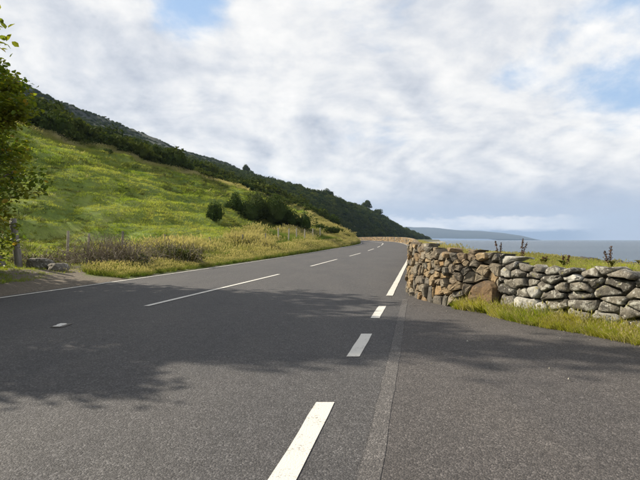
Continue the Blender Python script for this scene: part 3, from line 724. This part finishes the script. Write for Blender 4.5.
# short pasture grass: many small tufts, larger and sparser with distance
x, y, l, z = place(150000, 3, 118, 1.5, 50, lambda y, l: np.clip((16/np.maximum(y, 10))**1.0, .16, 1))
k = vis(x, y) & (l < field_top(y) + 1.0) & (l > 1.8 + .5*vnoise(y, y*0)); x, y, l, z = x[k], y[k], l[k], z[k]
g = np.clip(y/40, .8, 1.25) * (1 + .45*fbm(x*.25, y*.12, 3)); wd = np.clip(y/22, 1.0, 2.6)
o = do_scatter('pasture_grass', x, y, z - .01, .75, 1.25, 4, [tuft(s, 26, .13, .17, .012, .55, M['grass_short']) for s in (1, 2)] + [tuft(3, 26, .17, .16, .012, .6, M['grass_short']), tuft(4, 22, .22, .14, .010, .5, M['grass_dry'], .5)], wd, g)
o['label'] = 'short grass covering the hillside pasture'
P3 = NR.rand(len(x)); idx = np.where(P3 < .992, (P3*100).astype(int) % 3, 3).astype(np.int32); o.data.attributes['idx'].data.foreach_set('value', idx)
# rushes and coarse tussocks in patches over the field
x, y, l, z = place(12000, 14, 112, 7, 50, lambda y, l: np.ones_like(y))
k = vis(x, y) & (l < field_top(y) + .5) & (fbm(x*.34 + 40, y*.13, 4) > .17); x, y, l, z = x[k], y[k], l[k], z[k]
o = do_scatter('field_tussocks', x, y, z, .6, 1.25, 3, [tuft(11, 40, .42, .20, .016, .55, M['grass_rush']), tuft(12, 44, .34, .26, .016, .8, M['grass_rush']), tuft(13, 36, .34, .2, .014, .6, M['grass_short'], .0)], 1.5, np.clip(y/55, .8, 1.5))
o['label'] = 'dark rushes and coarse tussocks dotting the pasture'
# pale dry grass on the crest of the field
x, y, l, z = place(16000, 40, 122, 6, 52); k = vis(x, y) & (np.abs(l - field_top(y) + 1.0) < 1.7 + vnoise(y*.3, y*0)); x, y, l, z = x[k], y[k], l[k], z[k]
x2, y2, l2, z2 = place(5200, 74, 118, .8, 11); k = (l2 > .8) & (vnoise(x2*.5, y2*.3) > -.5); x, y, z = np.concatenate([x, x2[k]]), np.concatenate([y, y2[k]]), np.concatenate([z, z2[k]])
o = do_scatter('dry_crest_grass', x, y, z, .7, 1.3, 2, [tuft(21, 40, .5, .3, .022, .6, M['grass_dry'], .4), tuft(22, 34, .45, .3, .022, .7, M['grass_dry'], .5)], 1.2, None)
o['label'] = 'pale dry grass along the crest and end of the field'
# verge: low green edge, tall seeding grass behind it
x, y, l, z = place(26000, 4, 112, .22, 2.4, lambda y, l: np.clip((26/np.maximum(y, 10)), .25, 1))
gr = ((y > 8) & (y < 19.0 + 0*y) & (l < 1.7)); k = vis(x, y) & (l > .28 + .12*vnoise(y*3, y*0)) & ~(gr & (y < 15.6)) & ((x/y > -.45 + .03*vnoise(y*3, l)) | (l > 4.2)); x, y, l, z = x[k], y[k], l[k], z[k]
o = do_scatter('roadside_grass', x, y, z, .6, 1.2, 3, [tuft(31, 34, .30, .14, .012, .6, M['verge_green']), tuft(32, 30, .38, .15, .012, .6, M['verge_green'], .1), tuft(33, 30, .42, .15, .010, .55, M['grass_tall'], .4)], 1.1, np.clip(y/30, .8, 1.5) * (.5 + .28*np.clip(l, 0, 1.6)))
o['label'] = 'low green grass on the road verge'
x, y, l, z = place(30000, 15, 112, 1.5, 8.5, lambda y, l: np.clip((30/np.maximum(y, 12)), .25, 1) * np.clip(1.25 - np.abs(l - 4.0)/4.5, .05, 1) * (np.clip(.38 + 2.8*fbm(l*.5, y*.22, 3), .04, 1)))
k = vis(x, y) & (x/y > -.40 + .03*vnoise(y*2, l)); x, y, l, z = x[k], y[k], l[k], z[k]
o = do_scatter('tall_verge_grass', x, y, z, .55, 1.1, 4, [tuft(41, 34, .85, .20, .013, .42, M['grass_tall'], .9), tuft(42, 34, .75, .24, .013, .55, M['grass_tall'], .7), tuft(43, 26, .70, .20, .012, .6, M['grass_dry'], .8), tuft(44, 40, .62, .22, .016, .6, M['verge_green'])], 1.2, np.clip(.92 + y/240, .92, 1.2)*(1 + .5*fbm(x*.5, y*.3, 2)))
o['label'] = 'tall seeding grass between the road verge and the fence'
q = fbm(x*.35 + 5, y*.12, 3) + NR.uniform(-.16, .16, len(x)); o.data.attributes['idx'].data.foreach_set('value', np.where(q > .16, 2, np.where(q > .02, 0, np.where(q > -.12, 1, 3))).astype(np.int32))

# --- field and verge bushes: things one can tell apart
def bush(loc, r3, n, leaf, seed, label, group=None, mat='bush_leaf', rz=0, lobes=9):
    o = leafball(seed, n, r3, leaf, M[mat], lobes=lobes); link(o); o.name = 'bush'; o.location = loc; o.rotation_euler = (0, 0, rz)
    return tag(o, label, 'bush', group)
def bush_at(x, y, *a, **k): return bush((x, y, hz(x, y) - .15), *a, **k)
BUSHES = [
 (-12.2, 57.5, (1.35, 1.3, 3.1), 1800, .10, 'small upright dark bush standing alone low on the pasture'),
 (-12.0, 70.5, (1.8, 1.7, 3.2), 1500, .11, 'small dark bush just left of the largest bush'),
 (-8.7, 71.5, (4.5, 3.6, 5.6), 8500, .12, 'largest rounded green bush on the pasture above the fence'),
 (-4.4, 73.5, (3.6, 2.4, 3.7), 3600, .12, 'lower spreading bush on the right flank of the largest bush'),
 (-.4, 78.5, (4.6, 2.2, 2.3), 2200, .12, 'low dark scrub at the right end of the row of fence posts'),
 (-29.5, 68.8, (1.0, 1.0, 1.0), 500, .11, 'tiny dark bush just under the crest of the field'),
 (4.2, 85.5, (1.3, 1.6, 1.1), 900, .12, 'dark bush at the end of the verge beside the bend')]
for i, b_ in enumerate(BUSHES): bush_at(b_[0], b_[1], b_[2], b_[3], b_[4], 60+i, b_[5], lobes=11 if i != 2 else 18)

# --- woodland and scrub cover on the slope behind
kinds = [leafball(80+i, 520, (3.0, 3.0, 3.6), .34, M['wood_leaf'], lobes=7) for i in range(4)]
lowk = [leafball(90+i, 380, (2.6, 2.6, 2.0), .28, M['wood_leaf'], lobes=6) for i in range(3)]
XS, YS, ZS, SS, II = [], [], [], [], []
def wadd(n, y0, y1, l0, l1, s0, s1, hi, thin=None):
    x, y, l, z = place(n, y0, y1, l0, l1)
    k = (np.where(y < 118, l > field_top(y) + 1.5, l > 3)) & (x/y > -1.0) & (x/y < .4)
    if thin is not None: k &= thin(x, y, l)
    x, y, z = x[k], y[k], z[k]; s = NR.uniform(s0, s1, len(x))
    XS.append(x); YS.append(y); ZS.append(z - .3); SS.append(s); II.append(NR.randint(*hi, len(x)))
wadd(5200, 45, 135, 14, 85, .35, .8, (4, 7), lambda x, y, l: fbm(x*.07, y*.07, 3) > -.42)
wadd(1900, 45, 150, 32, 95, .6, 1.15, (0, 7), lambda x, y, l: fbm(x*.05+9, y*.05, 3) > .05)
wadd(5600, 116, 420, 3, 170, .6, 1.3, (0, 7), lambda x, y, l: (fbm(x*.04, y*.04, 3) > -.35) | (y < 240))
wadd(900, 112, 240, 2.5, 40, .4, .8, (4, 7), None)
wadd(2200, 235, 430, 2.0, 45, .5, 1.0, (0, 7), None)
wadd(5200, 400, 800, 1, 200, .9, 1.9, (0, 4), None)
wadd(1200, 760, 900, 1, 60, .5, 1.0, (4, 7), None)
wadd(4200, 280, 780, 180, 340, .5, 1.1, (4, 7), lambda x, y, l: fbm(x*.03, y*.03, 3) > -.15)
x, y, z, s, ii = map(np.concatenate, (XS, YS, ZS, SS, II)); n = len(x)
o = scatter('hillside_woodland', np.stack([x, y, z], 1), np.stack([NR.uniform(-.1, .1, n), NR.uniform(-.1, .1, n), NR.uniform(0, 6.28, n)], 1),
        np.stack([s*NR.uniform(.85, 1.35, n), s*NR.uniform(.85, 1.35, n), s*NR.uniform(.8, 1.3, n)], 1), ii, kinds + lowk)
o['label'] = 'dark scrub and woodland covering the slope behind the pasture'
def far_tree(x, y, h, w, seed, label, group=None):
    z = hz(x, y) - .4; e = empty('tree', (x, y, z), label, 'tree', group)
    V, F = tube([(0, 0, 0), (.1, 0, h*.25), (-.05, .1, h*.5), (.1, 0, h*.75)], [h*.035, h*.028, h*.02, h*.008], 6)
    mesh_obj('trunk', V, F, M['bark'], e)
    c = leafball(seed, 1100, (w, w, h*.62), .045*h, M['wood_leaf'], lobes=8); link(c); c.name = 'crown'; c.location = (0, 0, h*.34); c.parent = e
far_tree(-74.0, 500, 15, 4.6, 301, 'small tree standing proud on the skyline at the top of the long dark ridge')
far_tree(8.5, 425, 13, 5.5, 302, 'round-headed tree on the skyline where the dark wood steepens')
far_tree(52.0, 560, 18, 7, 303, 'tall rounded tree on the wooded skyline above the bend')
far_tree(69.0, 585, 15, 6.5, 304, 'rounded tree on the skyline just below the tallest one, nearer the sea')
far_tree(-21.0, 475, 12, 6.5, 305, 'broad low tree crown on the ridge halfway along the dark wood')

# --- the big-leaved tree at the left edge and the trees beside it
def grow_tree(seed, H, n_leaves, leaf, spread, first=.22, droop=0., nl=13):
    r = random.Random(seed); mb = MB(); tips = []
    def limb(p, d, length, rad, lvl):
        pts = [p]; rs_ = [rad]; k = 5; dd = d.copy()
        for i in range(k):
            dd = (dd + Vector((r.gauss(0, .13), r.gauss(0, .13), r.gauss(.03, .08) - droop*(lvl > 1)))).normalized()
            pts.append(pts[-1] + dd*length/k); rs_.append(rad*(1 - .75*(i+1)/k))
        V, F = tube(pts, rs_, 7 if lvl < 2 else 4, False); mb.add(V, F)
        if lvl >= 2: tips.extend([(q, lvl) for q in pts[2:]])
        if lvl < 3:
            for i in range(5 if lvl == 1 else 4):
                t = r.uniform(.35, 1); j = min(k-1, int(t*k)); q = pts[j].lerp(pts[j+1], t*k - j)
                a = Vector((r.gauss(0, 1), r.gauss(0, 1), r.gauss(.15, .6))).normalized()
                limb(q, (dd*.75 + a*.8).normalized(), length*r.uniform(.45, .62), rs_[j]*.6, lvl+1)
    tp = [Vector((0, 0, -.2))]; d = Vector((0, 0, 1)); rr = [H*.028]
    for i in range(8):
        d = (d + Vector((r.gauss(0, .06), r.gauss(0, .06), .1))).normalized(); tp.append(tp[-1] + d*H*.105); rr.append(H*.028*(1 - .85*(i+1)/8))
    V, F = tube(tp, rr, 9); mb.add(V, F)
    for i in range(nl):
        t = first + (1-first)*(i + r.random()*.6)/nl; j = min(7, int(t*8)); q = tp[j].lerp(tp[min(8, j+1)], t*8 - j)
        a = i*2.4 + r.random(); up = .25 + .75*t
        limb(q, Vector((math.cos(a), math.sin(a), up)).normalized(), spread*(1.05 - .55*t)*r.uniform(.8, 1.15), rr[j]*.55, 1)
    rs = np.random.RandomState(seed); T = np.array([list(t[0]) for t in tips]); ti = rs.randint(0, len(T), n_leaves)
    C = T[ti] + rs.randn(n_leaves, 3)*np.array([.17, .17, .15])
    nr = rs.randn(n_leaves, 3)*.55 + np.array([0, 0, .9]); nr /= np.linalg.norm(nr, axis=1)[:, None]
    t = np.cross(nr, rs.randn(n_leaves, 3)); t /= np.linalg.norm(t, axis=1)[:, None]; b = np.cross(nr, t)
    s = leaf*rs.uniform(.55, 1.25, n_leaves)[:, None]; fold = nr*s*.22
    VV = np.stack([C - t*s, C - t*s*.35 - b*s*.62 + fold, C + t*s*.45 - b*s*.5 + fold, C + t*s*1.05, C + t*s*.45 + b*s*.5 + fold, C - t*s*.35 + b*s*.62 + fold], 1).reshape(-1, 3)
    q = np.arange(n_leaves)*6; F = np.concatenate([np.stack([q, q+1, q+2, q+3], 1), np.stack([q, q+3, q+4, q+5], 1)])
    mi = np.where(rs.rand(n_leaves) < .03, 1, 0); return mb, VV, F, np.concatenate([mi, mi])
def make_tree(loc, rz, sc, data, label, name='tree'):
    mb, VV, F, mi = data; e = empty(name, loc, label, 'tree', None, rz); e.scale = (sc, sc, sc)
    mb.obj('trunk', M['bark'], e, True); mesh_obj('crown', VV, F, [M['tree_leaf'], M['turn_leaf']], e, matidx=mi); return e
TD = grow_tree(3, 7.4, 22000, .08, 2.8, .13, nl=15)
make_tree((-9.3, 12.9, .1), 1.4, .84, grow_tree(4, 7.4, 16000, .08, 2.8, .13, nl=15), 'big-leaved tree reaching in at the left edge above the wooden post', 'broadleaf_tree')
T0 = make_tree((-13.3, 12.8, .1), 2.1, 1.58, TD, 'tallest roadside tree left of the frame, casting the longest shadow')
def copy_tree(src, loc, rz, sc, label):
    e = src.copy(); link(e); e.location = loc; e.rotation_euler = (0, 0, rz); e.scale = (sc, sc, sc); e['label'] = label
    for c in list(src.children): d = c.copy(); link(d); d.parent = e
    return e
TREES = [((-12.6, 11.0, .1), .9, 1.18, 'tall tree left of the frame, farthest back from the road'),
         ((-9.6, 8.0, .1), 4.0, .76, 'tree beside the road nearest the camera, left of the frame'),
         ((-9.6, 10.0, .1), 5.3, .84, 'shorter tree left of the frame between the two taller roadside trees')]
for t in TREES: copy_tree(T0, *t)

# --- wooden post, boulders and dead brush on the left verge
pm = empty('wooden_post', (-9.8, 16.3, .05), 'weathered thick wooden post leaning slightly under the tree', 'post')
rp = random.Random(4); pts = [(-.20*t + .02*math.sin(t*5), 0, -.3 + 2.15*t) for t in np.linspace(0, 1, 9)]
V, F = tube(pts, [.125, .12, .118, .112, .115, .11, .108, .106, .098], 12); V = [Vector(v) + Vector((rp.gauss(0, .005), rp.gauss(0, .005), 0)) for v in V]
mesh_obj('shaft', V, F, M['wood'], pm, True)
for zz_ in (1.1, 1.55):
    V, F = tube([(math.cos(a)*.118 - .20*(zz_+.3)/2.15, math.sin(a)*.118, zz_ + .01*math.sin(a*2)) for a in np.linspace(0, 6.4, 16)], [.004]*16, 4); mesh_obj('wire_loop', V, F, M['wire'], pm)
V, F = tube([(-.03, -.117, 1.0), (-.03, -.15, 1.0), (-.03, -.15, .96)], [.006]*3, 5); mesh_obj('staple', V, F, M['wire'], pm)
def boulder(x, y, z, sx, sy, sz, seed, label, rz=0):
    bm = bmesh.new(); bmesh.ops.create_icosphere(bm, subdivisions=3, radius=1); r = random.Random(seed); off = Vector((seed*3.1, 0, 0))
    for v in bm.verts:
        p = v.co.copy(); q = mnoise.noise(p*.9 + off)*.34 + mnoise.noise(p*2.3 + off)*.13; v.co = p*(1 + q); v.co.z = min(v.co.z, .72 + .1*mnoise.noise(p*3))
        v.co = Vector((v.co.x*sx, v.co.y*sy, v.co.z*sz))
    me = bpy.data.meshes.new('boulder'); bm.to_mesh(me); bm.free(); me.materials.append(M['boulder'])
    o = link(bpy.data.objects.new('boulder', me)); o.location = (x, y, z); o.rotation_euler = (0, 0, rz); return tag(o, label, 'boulder', 'boulders on the left verge')
boulder(-10.6, 16.0, .42, .52, .42, .40, 1, 'large grey boulder at the left edge, left of the wooden post')
boulder(-9.15, 16.4, .40, .40, .32, .28, 2, 'grey boulder just right of the foot of the wooden post', .5)
boulder(-8.5, 16.2, .30, .30, .26, .20, 3, 'smallest grey boulder, between the post and the dead brush', 1.2)
def brush(name, x, y, rx, ry, h, n, seed, label, leafn=200, cat='brush'):
    r = random.Random(seed); e = empty(name, (x, y, hz(x, y)), label, cat); mb = MB()
    for _ in range(n):
        a = r.random()*6.283; q = math.sqrt(r.random()); px, py = rx*q*math.cos(a), ry*q*math.sin(a); hh = h*(1 - .6*q*q)*r.uniform(.4, 1.1)
        d = r.random()*6.283; ln = r.uniform(.3, 1.3); pts = []
        for i in range(6):
            t = i/5; pts.append((px + math.cos(d)*ln*t + r.gauss(0, .03), py + math.sin(d)*ln*t + r.gauss(0, .03), hh*(math.sin(t*2.6)*.9 + .08) + r.gauss(0, .02)))
        w = r.uniform(.004, .011); V, F = tube(pts, [w, w, w*.9, w*.8, w*.6, w*.3], 3, False); mb.add(V, F)
    mb.obj('dead_stems', M['dead_stem'], e)
    c = leafball(seed+5, leafn, (rx*.95, ry*.95, h*.72), .045, M['bramble_leaf'], 'none', lobes=8); link(c); c.name = 'leaves'; c.parent = e
    return e
brush('brush_heap', -8.3, 19.4, 1.8, 1.1, 1.25, 620, 7, 'tangled heap of dead grey-brown brambles beside the wooden post', 1100)
brush('bramble_patch', -6.9, 22.4, 1.7, 1.0, 1.35, 170, 8, 'green and brown bramble mound in the tall grass right of the dead brush', 3200)
brush('dead_sprigs', -9.9, 17.6, 1.3, .7, .8, 150, 9, 'thin dead arching sprigs behind the post under the tree', 500)

# --- field fence
fe = empty('field_fence', (-10.0, 19.4, hz(-10, 19.4)), 'old post-and-wire fence between the tall verge grass and the pasture', 'fence')
FP = [(19.4, 0), (20.6, 0), (23.0, 0), (27, 0), (33, 0), (39, 0), (45, 0), (49.5, 1), (53.3, 1), (57.0, 1), (61.2, 1), (66.0, 1), (71, 1)]
fpts = []
for i, (y, pale) in enumerate(FP):
    x = .19*y - 13.5; z = hz(x, y); r = random.Random(i); h = 1.12 + r.uniform(-.06, .1) + (.45 if y > 48 else 0)
    tx, ty = r.uniform(-.08, .08), r.uniform(-.06, .06); fpts.append((x+tx, y+ty, z+h))
    V, F = tube([(0, 0, -.3), (tx*.5, ty*.5, h*.5), (tx, ty, h)], [.075, .072, .066] if y > 48 else [.058, .055, .05], 7)
    o = mesh_obj('post', V, F, M['pale_wood'] if pale or i < 2 else M['wood']); o.parent = fe; o.location = Vector((x, y, z)) - fe.location
for k, dz in enumerate((-.12, -.42, -.72)):
    pts = []
    for i in range(len(fpts)-1):
        for t in (0, .33, .66): a, b_ = Vector(fpts[i]), Vector(fpts[i+1]); p = a.lerp(b_, t); pts.append(p + Vector((-.055, 0, dz - .03*math.sin(t*3.14))) - fe.location)
    pts.append(Vector(fpts[-1]) + Vector((-.055, 0, dz)) - fe.location)
    V, F = tube(pts, [.0035]*len(pts), 3); mesh_obj('wire', V, F, M['wire'], fe)

# --- right side: grass at the wall foot, bank grass, dock plants, rocks
def rpts(n, y0, y1, d0, d1):
    y = NR.uniform(y0, y1, n); d = NR.uniform(d0, d1, n); return XW(y) + d, y, d
x, y, d = rpts(5200, 1.5, 8.75, -.52, -.02); k = (d > -(.16 + .34*np.clip((8.9 - y)/3.0, 0, 1) + .10*vnoise(y*2.2, y*0))) | False
k &= ~((y > 8.02) & (y < 8.2)); x, y, d = x[k], y[k], d[k]
o = do_scatter('wall_foot_grass', x, y, 0*x + .0, .7, 1.25, 3, [tuft(51, 24, .21, .07, .006, .8, M['grass_lush'], segs=3), tuft(52, 20, .28, .07, .006, .7, M['grass_lush']), tuft(53, 16, .24, .08, .006, .9, M['grass_dry'], .5)], 1.05, .62 + .5*np.clip(1 + d/.45, 0, 1) + .15*vnoise(x*4, y*4), lean=.2)
o['label'] = 'bright yellow-green grass strip along the foot of the grey wall'
x, y, d = rpts(30000, 2, 60, .48, 9); k = (NR.rand(len(x)) < np.clip(1.15 - (d-.5)/9, .1, 1)*np.clip(16/y, .25, 1)) & ((d < 5) | (vnoise(x*.8, y*.8) > 0)); x, y, d = x[k], y[k], d[k]
o = do_scatter('bank_grass', x, y, bank_z(x, y), .55, 1.15, 3, [tuft(54, 30, .08, .14, .008, .8, M['grass_lush']), tuft(55, 30, .09, .15, .008, .8, M['grass_short']), tuft(56, 26, .13, .14, .007, .55, M['grass_dry'], .6)], 1.2)
P3 = NR.rand(len(x)) + np.clip((y - 9)/16, 0, .75); o.data.attributes['idx'].data.foreach_set('value', np.where(P3 < .55, 0, np.where(P3 < .85, 1, 2)).astype(np.int32))
o['label'] = 'green grass on the bank behind the wall'
x, y, d = rpts(1500, 11.3, 60, .45, 1.4); o = do_scatter('dry_bank_grass', x, y, bank_z(x, y), .6, 1.15, 2, [tuft(57, 16, .36, .12, .006, .45, M['grass_dry'], .9), tuft(58, 20, .26, .14, .007, .5, M['grass_dry'], .7)], 1.1)
o['label'] = 'pale dry grass heads showing over the tan wall'
def dock(x, y, h, lean, seed, label, n=3):
    r = random.Random(seed); z = float(bank_z(np.array([x]), np.array([y]))[0]); e = empty('dock_plant', (x, y, z), label, 'plant')
    for i in range(n):
        a = r.uniform(-.5, .5); hh = h*1.3*r.uniform(.6, 1.05); lx = lean*.8 + r.uniform(-.28, .28)
        bx = r.uniform(-.05, .05); pts = [(bx + lx*hh*t, a*.1*t, hh*t) for t in (0, .3, .6, .8, 1)]
        V, F = tube(pts, [.007, .006, .005, .004, .002], 5); st = mesh_obj('stem', V, F, M['dock_red'], e)
        mb = MB()
        for _ in range(130):
            t = r.uniform(.38, 1); p = Vector((np.interp(t, [0, .3, .6, .8, 1], [q[0] for q in pts]), np.interp(t, [0, .3, .6, .8, 1], [q[1] for q in pts]), hh*t))
            q = p + Vector((r.gauss(0, .016), r.gauss(0, .016), r.gauss(0, .01)))*(1.5 - t); s_ = r.uniform(.006, .013)
            a1 = Vector((r.gauss(0, 1), r.gauss(0, 1), r.gauss(0, 1))).normalized()*s_; b1 = a1.cross(Vector((r.gauss(0, 1), r.gauss(0, 1), r.gauss(0, 1)))).normalized()*s_
            mb.add([q-a1, q-b1, q+a1, q+b1], [(0, 1, 2, 3)])
        mb.obj('seed_head', M['dock_red'], st)['kind'] = 'stuff'
    mb = MB()
    for _ in range(6):
        a = r.random()*6.283; l = r.uniform(.10, .2); V = []
        for i in range(5):
            t = i/4; w = .028*math.sin(3.14*min(1, t*.95 + .08)); c = Vector((math.cos(a)*l*t, math.sin(a)*l*t, .12*math.sin(t*2.2) + .02)); s_ = Vector((-math.sin(a), math.cos(a), 0))*w; V += [c-s_, c+s_]
        mb.add(V, [(2*i, 2*i+1, 2*i+3, 2*i+2) for i in range(4)])
    mb.obj('leaves', M['bramble_leaf'], e)
DOCKS = [(3.40, 9.3, .50, -.20, 'tall upright reddish dock seed spike above the join of the two walls', 2),
         (3.66, 9.25, .46, .45, 'reddish dock plant leaning to the right, second from the wall join', 2),
         (4.2, 9.4, .15, .05, 'short dark dock spike standing right of the leaning one', 2),
         (4.35, 8.9, .20, -.15, 'small brown branched dock plant behind the middle of the grey wall', 2),
         (4.85, 8.3, .28, .0, 'dark upright dock spike behind the right part of the grey wall', 2),
         (5.6, 8.7, .22, .2, 'low dark dock plant near the right edge of the view', 2)]
for i, q in enumerate(DOCKS): dock(q[0], q[1], q[2], q[3], 70+i, q[4], q[5])
# fallen grit on the lay-by
mb = MB(); r = random.Random(3)
for _ in range(90):
    y = r.uniform(4.4, 11); x = float(XW(y)) - abs(r.gauss(.25, .35)) - .1; s_ = r.uniform(.005, .018)
    if r.random() < .15: x = r.uniform(1, 3.2); y = r.uniform(3, 8)
    V = [(x + s_*r.uniform(.6, 1.3)*a, y + s_*r.uniform(.6, 1.3)*b, .02 + c*s_*.8) for a, b, c in ((1, 0, 0), (-.5, .8, 0), (-.5, -.8, 0), (.2, .1, 1.3))]
    mb.add(V, [(0, 1, 3), (1, 2, 3), (2, 0, 3), (2, 1, 0)])
tag(mb.obj('loose_grit', M['grey_stone']), 'loose grit and fallen chips on the lay-by surface', kind='stuff')
# rocks along the shore line
def rockmesh(seed):
    bm = bmesh.new(); bmesh.ops.create_icosphere(bm, subdivisions=2, radius=1)
    for v in bm.verts: p = v.co.copy(); v.co = p*(1 + .35*mnoise.noise(p*1.1 + Vector((seed*5.1, 0, 0))) + .15*mnoise.noise(p*2.7 + Vector((seed*5.1, 0, 0)))); v.co.z *= .6
    me = bpy.data.meshes.new('rock'); bm.to_mesh(me); bm.free(); me.materials.append(M['shore_rock']); return bpy.data.objects.new('rock', me)
M['shore_rock'] = noisy_mat('shore_rock', .9, [(.3, (.03, .03, .028)), (.55, (.065, .06, .053)), (.8, (.15, .14, .12))], .8, .1, 3)
y = NR.uniform(20, 420, 2600); s = NR.normal(.80, .12, 2600) + NR.uniform(-.1, .1, 2600); x = XW(y) + s*shore_w(y); k = fbm(x*.08, y*.03, 3) > -.3; x, y = x[k], y[k]
o = do_scatter('shore_rocks', x, y, bank_z(x, y) + .05, .25, 1.0, 3, [rockmesh(i) for i in range(3)], 1.5)
o['label'] = 'dark rocks and weed along the shoreline'
# road stud in the centre line
st = empty('road_stud', (-3.62, 7.0, .0), 'white road stud set in the shaded road on the centre line', 'road stud')
def rbox(name, cx, cy, cz, sx, sy, sz, mat, bev=.006, tx=1.):
    bm = bmesh.new(); bmesh.ops.create_cube(bm, size=1)
    for v in bm.verts:
        k_ = tx if v.co.z > 0 else 1; v.co = Vector((v.co.x*sx*k_, v.co.y*sy*k_, v.co.z*sz))
    bmesh.ops.bevel(bm, geom=bm.edges[:], offset=bev, segments=2, affect='EDGES'); me = bpy.data.meshes.new(name); bm.to_mesh(me); bm.free(); me.materials.append(mat)
    o = link(bpy.data.objects.new(name, me)); o.location = (cx, cy, cz); o.parent = st; return o
rbox('casting', 0, 0, .006, .17, .30, .016, M['cast_iron'], .005, .9); rbox('housing', 0, 0, .017, .105, .13, .02, M['white_rubber'], .006, .8)
rbox('reflector', -.024, -.066, .019, .022, .012, .012, M['glass'], .003); rbox('reflector', .024, -.066, .019, .022, .012, .012, M['glass'], .003)
rbox('casting_slot', 0, -.11, .0145, .10, .07, .004, M['white_rubber'], .001)

# ------------------------------------------------------------------ air
def haze_box():
    x0, x1, y0, y1, z0, z1 = -900, 4200, -200, 8800, -40, 330
    V = [(x, y, z) for x in (x0, x1) for y in (y0, y1) for z in (z0, z1)]
    F = [(0, 1, 3, 2), (4, 6, 7, 5), (0, 4, 5, 1), (2, 3, 7, 6), (0, 2, 6, 4), (1, 5, 7, 3)]
    m = bpy.data.materials.new('haze_air'); m.use_nodes = True; nt = m.node_tree; nt.nodes.clear()
    out = N(nt, 'ShaderNodeOutputMaterial'); v = N(nt, 'ShaderNodeVolumePrincipled'); v.inputs['Color'].default_value = (.5, .70, 1.0, 1); v.inputs['Density'].default_value = HAZE; v.inputs['Anisotropy'].default_value = .2
    L(nt, v.outputs[0], out.inputs['Volume']); m.cycles.homogeneous_volume = True if hasattr(m.cycles, 'homogeneous_volume') else None
    return tag(mesh_obj('haze', V, F, m), kind='stuff')
HAZE = 7e-5
haze_box()
